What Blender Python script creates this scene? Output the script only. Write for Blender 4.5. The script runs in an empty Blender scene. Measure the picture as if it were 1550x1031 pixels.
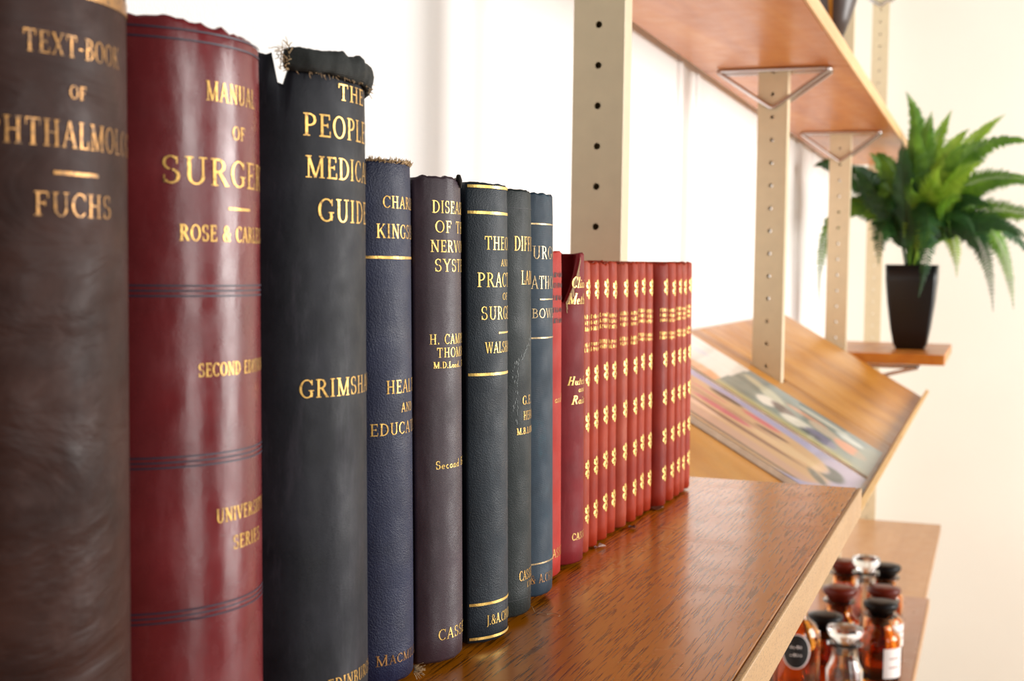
import bpy, bmesh, math, random
from mathutils import Vector, Matrix, noise

random.seed(7)
C = bpy.context.scene.collection
SC = bpy.context.scene
PI = math.pi

# ------------------------------------------------------------------ camera, world, light, exposure
FPX, YAW, PITCH, ROLL = 2000.0, 0.34869, 0.05353, 0.01351
CAM = Vector((0, 0, 0.18))
_fw = Vector((-math.sin(YAW)*math.cos(PITCH), math.cos(YAW)*math.cos(PITCH), -math.sin(PITCH)))
_r0 = Vector((math.cos(YAW), math.sin(YAW), 0)); _u0 = _r0.cross(_fw)
_rt = _r0*math.cos(ROLL) + _u0*math.sin(ROLL)
_up = _u0*math.cos(ROLL) - _r0*math.sin(ROLL)
cd = bpy.data.cameras.new('camera'); cam = bpy.data.objects.new('camera', cd); C.objects.link(cam)
m = Matrix.Identity(4)
for i in range(3):
    m[i][0] = _rt[i]; m[i][1] = _up[i]; m[i][2] = -_fw[i]; m[i][3] = CAM[i]
cam.matrix_world = m
cd.sensor_fit = 'HORIZONTAL'; cd.sensor_width = 36; cd.lens = FPX/1550*36; cd.clip_start = 0.02
cd.dof.use_dof = True; cd.dof.focus_distance = 0.64; cd.dof.aperture_fstop = 18
SC.camera = cam

w = bpy.data.worlds.new('world'); SC.world = w; w.use_nodes = True
bg = w.node_tree.nodes['Background']; bg.inputs[0].default_value = (1.0, 0.97, 0.92, 1); bg.inputs[1].default_value = 0.10

def area(name, loc, rot, sx, sy, power, col=(1, 1, 1)):
    l = bpy.data.lights.new(name, 'AREA'); l.shape = 'RECTANGLE'; l.size = sx; l.size_y = sy
    l.energy = power; l.color = col
    o = bpy.data.objects.new(name, l); C.objects.link(o); o.location = loc; o.rotation_euler = rot
    return o
# daylight from a room-side window, plus a far light added to brighten the back wall
area('window_daylight_near', (2.55, 0.20, 0.6), (0, PI/2, 0), 1.7, 0.7, 34, (1, 0.98, 0.95))
area('added_light_far', (2.55, 2.75, 0.5), (0, PI/2, 0), 1.7, 1.6, 140, (1, 0.98, 0.95))
SC.view_settings.view_transform = 'Standard'; SC.view_settings.look = 'None'
SC.view_settings.exposure = 0.12; SC.view_settings.gamma = 1; SC.view_settings.use_curve_mapping = False

# ------------------------------------------------------------------ helpers
def s2l(c):
    return tuple(((x/255)/12.92 if x <= 10.3 else ((x/255+0.055)/1.055)**2.4) for x in c)

def mesh_obj(name, verts, faces, mat=None, parent=None, smooth=False, origin=None, mats=None, fmat=None):
    if parent is not None and origin is None: origin = parent['_o'] if '_o' in parent else (0, 0, 0)
    o3 = Vector(origin) if origin is not None else Vector((0, 0, 0))
    me = bpy.data.meshes.new(name)
    me.from_pydata([tuple(Vector(v)-o3) for v in verts], [], faces)
    for mm in (mats or ([mat] if mat else [])): me.materials.append(mm)
    if fmat:
        for p, k in zip(me.polygons, fmat): p.material_index = k
    if smooth:
        for p in me.polygons: p.use_smooth = True
    me.update()
    o = bpy.data.objects.new(name, me); C.objects.link(o)
    if parent is not None:
        o.parent = parent
        if parent.type == 'MESH': o['_o'] = tuple(o3)
        else: o['_o'] = tuple(o3)
    else: o.location = o3; o['_o'] = tuple(o3)
    return o

def thing(name, label, cat, loc, group=None):
    o = bpy.data.objects.new(name, None); C.objects.link(o); o.location = loc; o['_o'] = tuple(loc)
    o.empty_display_size = 0.02
    o['label'] = label; o['category'] = cat
    if group: o['group'] = group
    return o
def tag(o, label, cat, group=None):
    o['label'] = label; o['category'] = cat
    if group: o['group'] = group
    return o
def structure(o): o['kind'] = 'structure'; return o

def box_geo(x0, x1, y0, y1, z0, z1):
    v = [(x0,y0,z0),(x1,y0,z0),(x1,y1,z0),(x0,y1,z0),(x0,y0,z1),(x1,y0,z1),(x1,y1,z1),(x0,y1,z1)]
    f = [(0,3,2,1),(4,5,6,7),(0,1,5,4),(1,2,6,5),(2,3,7,6),(3,0,4,7)]
    return v, f
def add_geo(V, F, g):
    n = len(V); V += g[0]; F += [tuple(i+n for i in f) for f in g[1]]
def bevel(o, wd, seg=2):
    b = o.modifiers.new('bevel', 'BEVEL'); b.width = wd; b.segments = seg; b.limit_method = 'ANGLE'
    return o
def box(name, x0, x1, y0, y1, z0, z1, mat, parent=None, bev=0.0):
    v, f = box_geo(x0, x1, y0, y1, z0, z1)
    o = mesh_obj(name, v, f, mat, parent)
    if bev: bevel(o, bev)
    return o
def tube_geo(pts, r, n=8, closed=False):
    pts = [Vector(p) for p in pts]; V = []; F = []; N = len(pts)
    rr = r if isinstance(r, (list, tuple)) else [r]*N
    for i, p in enumerate(pts):
        if closed: t = (pts[(i+1) % N]-pts[i-1])
        else: t = pts[min(i+1, N-1)]-pts[max(i-1, 0)]
        t.normalize()
        a = Vector((0, 0, 1)) if abs(t.z) < 0.9 else Vector((1, 0, 0))
        u = t.cross(a).normalized(); v = t.cross(u)
        for k in range(n):
            an = 2*PI*k/n; V.append(tuple(p+(u*math.cos(an)+v*math.sin(an))*rr[i]))
    for i in range(N if closed else N-1):
        j = (i+1) % N
        for k in range(n): F.append((i*n+k, i*n+(k+1) % n, j*n+(k+1) % n, j*n+k))
    if not closed:
        F.append(tuple(range(n-1, -1, -1))); F.append(tuple((N-1)*n+k for k in range(n)))
    return V, F
def lathe_geo(prof, cx, cy, n=36):
    V = []; F = []
    for r, z in prof:
        for k in range(n):
            a = 2*PI*k/n; V.append((cx+r*math.cos(a), cy+r*math.sin(a), z))
    for i in range(len(prof)-1):
        for k in range(n): F.append((i*n+k, i*n+(k+1) % n, (i+1)*n+(k+1) % n, (i+1)*n+k))
    F.append(tuple(range(n-1, -1, -1))); F.append(tuple((len(prof)-1)*n+k for k in range(n)))
    return V, F

# ------------------------------------------------------------------ materials
class NT:
    def __init__(s, name):
        s.m = bpy.data.materials.new(name); s.m.use_nodes = True; s.t = s.m.node_tree
        s.b = s.t.nodes['Principled BSDF']; s.tc = s.t.nodes.new('ShaderNodeTexCoord')
    def n(s, kind, **kw):
        x = s.t.nodes.new(kind)
        for k, v in kw.items():
            if k.startswith('_'): x.inputs[k[1:]].default_value = v
            else: setattr(x, k, v)
        return x
    def l(s, a, b): s.t.links.new(a, b)
    def mapping(s, scale, rot=(0, 0, 0), coord='Object'):
        mp = s.n('ShaderNodeMapping'); mp.inputs['Scale'].default_value = scale; mp.inputs['Rotation'].default_value = rot
        s.l(s.tc.outputs[coord], mp.inputs['Vector']); return mp.outputs['Vector']
    def noise(s, vec, scale, detail=3, rough=0.5, dist=0.0):
        x = s.n('ShaderNodeTexNoise'); x.inputs['Scale'].default_value = scale; x.inputs['Detail'].default_value = detail
        x.inputs['Roughness'].default_value = rough; x.inputs['Distortion'].default_value = dist
        if vec: s.l(vec, x.inputs['Vector'])
        return x.outputs['Fac']
    def ramp(s, fac, stops, interp='LINEAR'):
        r = s.n('ShaderNodeValToRGB'); r.color_ramp.interpolation = interp
        e = r.color_ramp.elements
        while len(e) < len(stops): e.new(0.5)
        for k, (p, c) in enumerate(stops):
            e[k].position = p; e[k].color = (*c, 1) if len(c) == 3 else c
        s.l(fac, r.inputs['Fac']); return r.outputs['Color']
    def mix(s, fac, a, b, mode='MIX'):
        x = s.n('ShaderNodeMix', data_type='RGBA', blend_type=mode)
        if isinstance(fac, (int, float)): x.inputs['Factor'].default_value = fac
        else: s.l(fac, x.inputs['Factor'])
        for k, v in ((6, a), (7, b)):
            if isinstance(v, tuple): x.inputs[k].default_value = (*v, 1)
            else: s.l(v, x.inputs[k])
        return x.outputs[2]
    def bump(s, h, strength, dist=0.001, prev=None):
        x = s.n('ShaderNodeBump'); x.inputs['Strength'].default_value = strength; x.inputs['Distance'].default_value = dist
        s.l(h, x.inputs['Height'])
        if prev: s.l(prev, x.inputs['Normal'])
        return x.outputs['Normal']
    def done(s, col=None, rough=None, normal=None, **kw):
        if col is not None:
            if isinstance(col, tuple): s.b.inputs['Base Color'].default_value = (*col, 1)
            else: s.l(col, s.b.inputs['Base Color'])
        if rough is not None:
            if isinstance(rough, (int, float)): s.b.inputs['Roughness'].default_value = rough
            else: s.l(rough, s.b.inputs['Roughness'])
        if normal: s.l(normal, s.b.inputs['Normal'])
        for k, v in kw.items(): s.b.inputs[k.replace('_', ' ')].default_value = v
        return s.m

def plain(name, rgb, rough=0.5, metal=0.0, var=0.12, **kw):
    t = NT(name); c = s2l(rgb); n = t.noise(t.mapping((1, 1, 1)), 60, 3)
    col = t.ramp(n, [(0.3, tuple(x*(1-var) for x in c)), (0.7, tuple(min(1, x*(1+var)) for x in c))])
    return t.done(col, rough, None, Metallic=metal, **kw)

def cloth(name, dark, light, scuff, rough=0.5, weave=520, wstr=0.25, crease=0.0, twill=False, spec=0.4, scuff_amt=0.5, sheen=0.0, streak=True, grain=False):
    """book cloth or leather: blotched colour, vertical rubbing, fine weave bump"""
    t = NT(name); o = t.mapping((1, 1, 1))
    n1 = t.noise(o, 38, 5, 0.6)
    col = t.ramp(n1, [(0.3, s2l(dark)), (0.72, s2l(light))])
    n2 = t.noise(t.mapping((90, 90, 16) if streak else (60, 60, 60)), 1, 6, 0.68)
    f = t.ramp(n2, [(0.56, (0, 0, 0)), (0.78, (scuff_amt,)*3)])
    col = t.mix(f, col, s2l(scuff))
    n3 = t.noise(o, 900, 2); 
    if twill:
        wv = t.n('ShaderNodeTexWave', wave_type='BANDS', bands_direction='DIAGONAL'); wv.inputs['Scale'].default_value = weave
        t.l(o, wv.inputs['Vector']); h1 = wv.outputs['Fac']
        wv2 = t.n('ShaderNodeTexWave', wave_type='BANDS', bands_direction='DIAGONAL'); wv2.inputs['Scale'].default_value = weave
        t.l(t.mapping((1, -1, -1)), wv2.inputs['Vector'])
        mm = t.n('ShaderNodeMath', operation='MULTIPLY'); t.l(h1, mm.inputs[0]); t.l(wv2.outputs['Fac'], mm.inputs[1]); h = mm.outputs[0]
    elif grain:
        h = t.noise(o, 1500, 2)
    else:
        wv = t.n('ShaderNodeTexWave', wave_type='BANDS', bands_direction='Z'); wv.inputs['Scale'].default_value = weave
        wv.inputs['Distortion'].default_value = 1.5; wv.inputs['Detail Scale'].default_value = 3
        t.l(o, wv.inputs['Vector']); mm = t.n('ShaderNodeMath', operation='ADD'); t.l(wv.outputs['Fac'], mm.inputs[0]); t.l(n3, mm.inputs[1]); h = mm.outputs[0]
    nb = t.bump(h, wstr, 0.0004)
    if crease:
        nc = t.noise(t.mapping((20, 20, 46)), 1, 4, 0.5, 0.5)
        nb = t.bump(nc, crease, 0.006, nb)
    else:
        nb = t.bump(t.noise(t.mapping((60, 60, 25)), 1, 3), 0.25, 0.002, nb)
    rg = t.ramp(t.noise(o, 70, 4), [(0.3, (rough-0.08,)*3), (0.7, (rough+0.12,)*3)])
    kw = {'Specular_IOR_Level': spec}
    if sheen: kw['Sheen_Weight'] = sheen
    return t.done(col, rg, nb, **kw)

def wood(name, dark, mid, light, rough=0.3, along='Y', pores=0.5, coat=0.3, swirl=0.6, ring=9.0, pore_len=14, pore_w=420):
    t = NT(name)
    sc = {'Y': (ring, ring*0.13, ring), 'X': (ring*0.13, ring, ring)}[along]
    n1 = t.noise(t.mapping(sc), 1.0, 5, 0.55, swirl)
    col = t.ramp(n1, [(0.28, s2l(dark)), (0.5, s2l(mid)), (0.74, s2l(light))])
    ps = {'Y': (pore_w, pore_len, pore_w), 'X': (pore_len, pore_w, pore_w)}[along]
    n2 = t.noise(t.mapping(ps), 1.0, 2, 0.5)
    f = t.ramp(n2, [(0.54, (0, 0, 0)), (0.62, (pores,)*3)])
    col = t.mix(f, col, tuple(x*0.25 for x in s2l(dark)))
    ad = t.n('ShaderNodeMath', operation='MULTIPLY'); ad.inputs[1].default_value = -1.0; t.l(f, ad.inputs[0])
    nb = t.bump(ad.outputs[0], 0.12, 0.0003)
    rg = t.ramp(t.noise(t.mapping((30, 30, 30)), 1, 4), [(0.3, (rough-0.03,)*3), (0.7, (rough+0.05,)*3)])
    return t.done(col, rg, nb, Coat_Weight=coat, Coat_Roughness=0.22)

M = {}
M['gold'] = None
def gold(name, rgb, worn, amt, rough=0.34, metal=0.55):
    t = NT(name); o = t.mapping((1, 1, 1))
    f = t.ramp(t.noise(o, 700, 4, 0.65), [(0.62-amt*0.35, (0, 0, 0)), (0.8-amt*0.3, (1, 1, 1))])
    col = t.mix(f, s2l(rgb), s2l(worn))
    return t.done(col, rough, t.bump(t.noise(o, 900, 2), 0.2, 0.0003), Metallic=metal)
M['gold'] = gold('gilt', (226, 178, 92), (120, 88, 50), 0.35)
M['gold_bright'] = gold('bright_gilt', (240, 200, 110), (190, 140, 70), 0.2)
M['gold_dull'] = gold('rubbed_gilt', (168, 120, 62), (96, 72, 50), 0.5)
M['gold_pale'] = gold('pale_rubbed_gilt', (196, 168, 120), (110, 100, 85), 0.5)
M['page'] = plain('aged_paper', (190, 165, 125), 0.9)
M['dark_inside'] = plain('dark_board_edge', (30, 26, 24), 0.9)
M['fray'] = plain('frayed_thread', (196, 166, 126), 0.95)
M['fray_dark'] = plain('dark_frayed_thread', (52, 50, 44), 0.95)
M['blueline'] = plain('dark_blue_blocking', (44, 38, 58), 0.5)
M['blind'] = plain('blind_tooling', (22, 26, 30), 0.6)

# ------------------------------------------------------------------ serif lettering (own stroke alphabet, unit cap height)
TK, TN = 0.150, 0.080
def _poly(pts, ws): return ('p', pts, ws)
def V(x, y0=0.0, y1=1.0, s='bt', t=TK):
    out = [_poly([(x, y0), (x, y1)], [t, t])]
    h = 0.15
    if 'b' in s: out.append(_poly([(x-h, y0+0.02), (x+h, y0+0.02)], [0.045, 0.045]))
    if 't' in s: out.append(_poly([(x-h, y1-0.02), (x+h, y1-0.02)], [0.045, 0.045]))
    return out
def S_(x, y, h=0.15): return [_poly([(x-h, y), (x+h, y)], [0.045, 0.045])]
def D(x0, y0, x1, y1, t=TK): return [_poly([(x0, y0), (x1, y1)], [t, t])]
def Hh(x0, x1, y, t=TN): return [_poly([(x0, y), (x1, y)], [t, t])]
def Ar(cx, cy, rx, ry, a0, a1, n=14, tv=TK, th=TN*0.8):
    P = []; Wd = []
    for i in range(n+1):
        a = math.radians(a0+(a1-a0)*i/n); P.append((cx+rx*math.cos(a), cy+ry*math.sin(a)))
        k = abs(math.cos(a)); Wd.append(th+(tv-th)*k*k)
    return [_poly(P, Wd)]
def Tick(x, y0, y1): return [_poly([(x, y0), (x, y1)], [0.06, 0.045])]
G = {}
G['A'] = (0.80, D(0.10, 0.02, 0.40, 1.0, TN)+D(0.40, 1.0, 0.70, 0.02)+Hh(0.2, 0.6, 0.34, 0.06)+S_(0.1, 0.02, 0.12)+S_(0.70, 0.02))
G['B'] = (0.70, V(0.18)+Ar(0.3, 0.76, 0.24, 0.21, -90, 90)+Ar(0.3, 0.28, 0.31, 0.25, -90, 90)+Hh(0.15, 0.32, 0.97)+Hh(0.15, 0.32, 0.54)+Hh(0.15, 0.32, 0.03))
G['C'] = (0.74, Ar(0.42, 0.5, 0.34, 0.48, 42, 318)+Tick(0.69, 0.70, 0.98))
G['D'] = (0.80, V(0.18)+Ar(0.3, 0.5, 0.42, 0.47, -90, 90)+Hh(0.15, 0.32, 0.97)+Hh(0.15, 0.32, 0.03))
G['E'] = (0.66, V(0.18)+Hh(0.1, 0.58, 0.97)+Hh(0.15, 0.48, 0.52)+Hh(0.1, 0.62, 0.03)+Tick(0.58, 0.76, 1.0)+Tick(0.48, 0.42, 0.62)+Tick(0.62, 0.0, 0.26))
G['F'] = (0.62, V(0.18)+Hh(0.1, 0.58, 0.97)+Hh(0.15, 0.46, 0.52)+Tick(0.58, 0.74, 1.0)+Tick(0.46, 0.42, 0.62))
G['G'] = (0.80, Ar(0.42, 0.5, 0.34, 0.48, 42, 330)+Tick(0.70, 0.70, 0.98)+V(0.66, 0.06, 0.42, 't'))
G['H'] = (0.84, V(0.18)+V(0.66)+Hh(0.15, 0.7, 0.52))
G['I'] = (0.36, V(0.18))
G['J'] = (0.44, V(0.28, 0.1, 1, 't')+Ar(0.14, 0.1, 0.14, 0.24, -110, 0))
G['K'] = (0.80, V(0.18)+D(0.22, 0.42, 0.66, 0.98, TN)+D(0.36, 0.56, 0.70, 0.02)+S_(0.66, 0.98, 0.12)+S_(0.70, 0.02, 0.12))
G['L'] = (0.64, V(0.18)+Hh(0.1, 0.60, 0.03)+Tick(0.60, 0, 0.30))
G['M'] = (1.02, V(0.16, t=TN)+V(0.86)+D(0.16, 0.98, 0.51, 0.02)+D(0.51, 0.02, 0.86, 0.98, TN))
G['N'] = (0.84, V(0.16, t=TN)+V(0.70, 0, 1, 't', TN)+D(0.16, 0.98, 0.70, 0.02))
G['O'] = (0.84, Ar(0.42, 0.5, 0.34, 0.48, 0, 360, 22))
G['P'] = (0.66, V(0.18)+Ar(0.3, 0.72, 0.28, 0.25, -90, 90)+Hh(0.15, 0.32, 0.97)+Hh(0.15, 0.32, 0.47))
G['R'] = (0.78, V(0.18)+Ar(0.3, 0.74, 0.26, 0.23, -90, 90)+Hh(0.15, 0.32, 0.97)+Hh(0.15, 0.32, 0.51)+D(0.38, 0.50, 0.68, 0.02)+S_(0.70, 0.02, 0.1))
G['S'] = (0.62, Ar(0.31, 0.745, 0.21, 0.235, 35, 260, 12, 0.12)+Ar(0.31, 0.265, 0.23, 0.245, 80, -145, 12, 0.14)+Tick(0.50, 0.72, 0.98)+Tick(0.10, 0.02, 0.30))
G['T'] = (0.72, V(0.36, 0, 1, 'b')+Hh(0.04, 0.68, 0.97)+Tick(0.05, 0.74, 1.0)+Tick(0.67, 0.74, 1.0))
G['U'] = (0.82, V(0.18, 0.3, 1, 't')+V(0.66, 0.3, 1, 't', TN)+Ar(0.42, 0.32, 0.24, 0.30, 180, 360))
G['V'] = (0.78, D(0.10, 0.98, 0.40, 0.0)+D(0.40, 0.0, 0.68, 0.98, TN)+S_(0.10, 0.98)+S_(0.68, 0.98, 0.12))
G['W'] = (1.06, D(0.08, 0.98, 0.32, 0.0)+D(0.32, 0, 0.54, 0.98, TN)+D(0.54, 0.98, 0.76, 0.0)+D(0.76, 0, 0.98, 0.98, TN)+S_(0.08, 0.98)+S_(0.54, 0.98)+S_(0.98, 0.98, 0.1))
G['X'] = (0.80, D(0.12, 0.98, 0.66, 0.02)+D(0.12, 0.02, 0.66, 0.98, TN)+S_(0.12, 0.98, 0.12)+S_(0.66, 0.98, 0.12)+S_(0.12, 0.02, 0.12)+S_(0.66, 0.02, 0.12))
G['Y'] = (0.78, D(0.10, 0.98, 0.40, 0.48)+D(0.40, 0.48, 0.68, 0.98, TN)+V(0.40, 0, 0.5, 'b')+S_(0.10, 0.98)+S_(0.68, 0.98, 0.12))
G['&'] = (0.86, Ar(0.36, 0.77, 0.18, 0.20, -60, 240, 12, 0.10)+D(0.24, 0.62, 0.74, 0.03)+Ar(0.36, 0.27, 0.27, 0.26, 120, 350, 14)+D(0.62, 0.24, 0.74, 0.5, TN)+S_(0.72, 0.5, 0.1))
G['-'] = (0.40, Hh(0.06, 0.34, 0.42, 0.09))
G['.'] = (0.26, D(0.12, 0.0, 0.12, 0.14))
G[','] = (0.26, D(0.14, 0.12, 0.08, -0.12, 0.1))
G["'"] = (0.26, D(0.12, 0.72, 0.14, 1.0, 0.1))
G[' '] = (0.42, [])
# lower case
G['a'] = (0.52, Ar(0.24, 0.22, 0.17, 0.21, 0, 360, 14, 0.11)+V(0.42, 0, 0.44, 'b', 0.1))
G['c'] = (0.46, Ar(0.25, 0.24, 0.18, 0.23, 45, 315, 12, 0.12))
G['d'] = (0.56, Ar(0.24, 0.24, 0.18, 0.23, 0, 360, 14, 0.11)+V(0.44, 0, 1.0, 'b', 0.1))
G['e'] = (0.50, Ar(0.25, 0.24, 0.18, 0.23, 0, 315, 14, 0.12)+Hh(0.08, 0.42, 0.25, 0.06))
G['h'] = (0.58, V(0.13, 0, 1.0, 'b', 0.1)+Ar(0.29, 0.28, 0.16, 0.19, 0, 180, 8, 0.1)+V(0.45, 0, 0.3, 'b', 0.1))
G['i'] = (0.28, V(0.14, 0, 0.46, 'b', 0.1)+D(0.14, 0.62, 0.14, 0.74, 0.12))
G['l'] = (0.28, V(0.14, 0, 1.0, 'b', 0.1))
G['n'] = (0.58, V(0.13, 0, 0.47, 'b', 0.1)+Ar(0.29, 0.28, 0.16, 0.19, 0, 180, 8, 0.1)+V(0.45, 0, 0.3, 'b', 0.1))
G['o'] = (0.50, Ar(0.25, 0.24, 0.18, 0.23, 0, 360, 16, 0.12))
G['s'] = (0.40, Ar(0.2, 0.35, 0.11, 0.11, 30, 270, 8, 0.09)+Ar(0.2, 0.13, 0.12, 0.12, 90, -150, 8, 0.09))
G['t'] = (0.36, V(0.16, 0, 0.72, 'b', 0.1)+Hh(0.04, 0.32, 0.46, 0.06))
G['u'] = (0.58, V(0.13, 0.2, 0.47, '', 0.1)+Ar(0.28, 0.2, 0.15, 0.19, 180, 360, 8, 0.1)+V(0.44, 0, 0.47, 'b', 0.1))
G['y'] = (0.50, D(0.08, 0.46, 0.25, 0.02, 0.1)+D(0.42, 0.46, 0.16, -0.26, 0.06))

def ribbon(pts, ws, maxseg=0.16):
    """2-D polyline with widths -> quads (list of 4 corner points)"""
    P = [pts[0]]; Wd = [ws[0]]
    for i in range(1, len(pts)):
        d = math.dist(pts[i-1], pts[i]); k = max(1, int(math.ceil(d/maxseg)))
        for j in range(1, k+1):
            f = j/k; P.append((pts[i-1][0]+(pts[i][0]-pts[i-1][0])*f, pts[i-1][1]+(pts[i][1]-pts[i-1][1])*f))
            Wd.append(ws[i-1]+(ws[i]-ws[i-1])*f)
    L = []
    for i, p in enumerate(P):
        a = P[max(0, i-1)]; b = P[min(len(P)-1, i+1)]
        tx, ty = b[0]-a[0], b[1]-a[1]; q = math.hypot(tx, ty) or 1
        nx, ny = -ty/q, tx/q; h = Wd[i]/2
        L.append(((p[0]+nx*h, p[1]+ny*h), (p[0]-nx*h, p[1]-ny*h)))
    return [(L[i][0], L[i][1], L[i+1][1], L[i+1][0]) for i in range(len(L)-1)]

def text_quads(txt, u0, u1, z, cap, slant=0.0, gap=0.10, bold=0.85):
    tot = sum(G[ch][0] for ch in txt)+gap*(len(txt)-1); sx = (u1-u0)/tot; x = 0; out = []
    # stroke widths stay even when the letters are condensed
    for ch in txt:
        wd, items = G[ch]
        for _, pts, ws in items:
            pp = [((x+a+slant*b)*sx, b*cap) for a, b in pts]
            ww = [q*bold*(cap*0.55+sx*0.45) if True else 0 for q in ws]
            for quad in ribbon(pp, ww, cap*0.16): out.append([(u0+a, z+b) for a, b in quad])
        x += wd+gap
    return out
def rule_quads(u0, u1, z, t):
    return [[(a, b) for a, b in q] for q in ribbon([(u0, z), (u1, z)], [t, t], 0.0015)]
def ellipse_quads(cx, cz, rx, rz, rot=0.0, n=10):
    out = []; P = []
    for k in range(n):
        a = 2*PI*k/n; x, y = rx*math.cos(a), rz*math.sin(a)
        P.append((cx+x*math.cos(rot)-y*math.sin(rot), cz+x*math.sin(rot)+y*math.cos(rot)))
    for k in range(0, n, 2): out.append([(cx, cz), P[k], P[(k+1) % n], P[(k+2) % n]])
    return out
def ornament_quads(cu, cz, h, wd):
    out = []
    out += ellipse_quads(cu, cz+0.36*h, wd*0.20, h*0.14)
    out += ellipse_quads(cu, cz-0.36*h, wd*0.18, h*0.14)
    for s in (-1, 1):
        out += ellipse_quads(cu+s*wd*0.27, cz+0.14*h, wd*0.24, h*0.085, s*0.7)
        out += ellipse_quads(cu+s*wd*0.27, cz-0.14*h, wd*0.24, h*0.085, -s*0.7)
        out += ellipse_quads(cu+s*wd*0.34, cz+0.30*h, wd*0.10, h*0.06, 0)
        out += ellipse_quads(cu+s*wd*0.30, cz-0.30*h, wd*0.09, h*0.05, 0)
    out += ellipse_quads(cu, cz, wd*0.13, h*0.10)
    return out
def scribble_quads(u0, u1, z, cap, rnd):
    """rubbed, unreadable letters: short upright and level gilt ticks"""
    out = []; u = u0
    while u < u1-0.0006:
        k = rnd.random(); wd = cap*rnd.uniform(0.35, 0.6)
        if k < 0.4: out += ribbon2([(u, z), (u, z+cap)], cap*0.2)+ribbon2([(u, z+cap*rnd.choice((0.1, 0.5, 0.9))), (u+wd*0.7, z+cap*rnd.choice((0.1, 0.5, 0.9)))], cap*0.15)
        elif k < 0.7: out += ribbon2([(u, z), (u+wd*0.4, z+cap), (u+wd*0.8, z)], cap*0.18)
        else: out += ellipse_quads(u+wd*0.3, z+cap*0.5, wd*0.34, cap*0.42)
        u += wd+cap*0.25
    return out
def ribbon2(p, t): return [[(a, b) for a, b in q] for q in ribbon(p, [t]*len(p), 0.001)]

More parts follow.
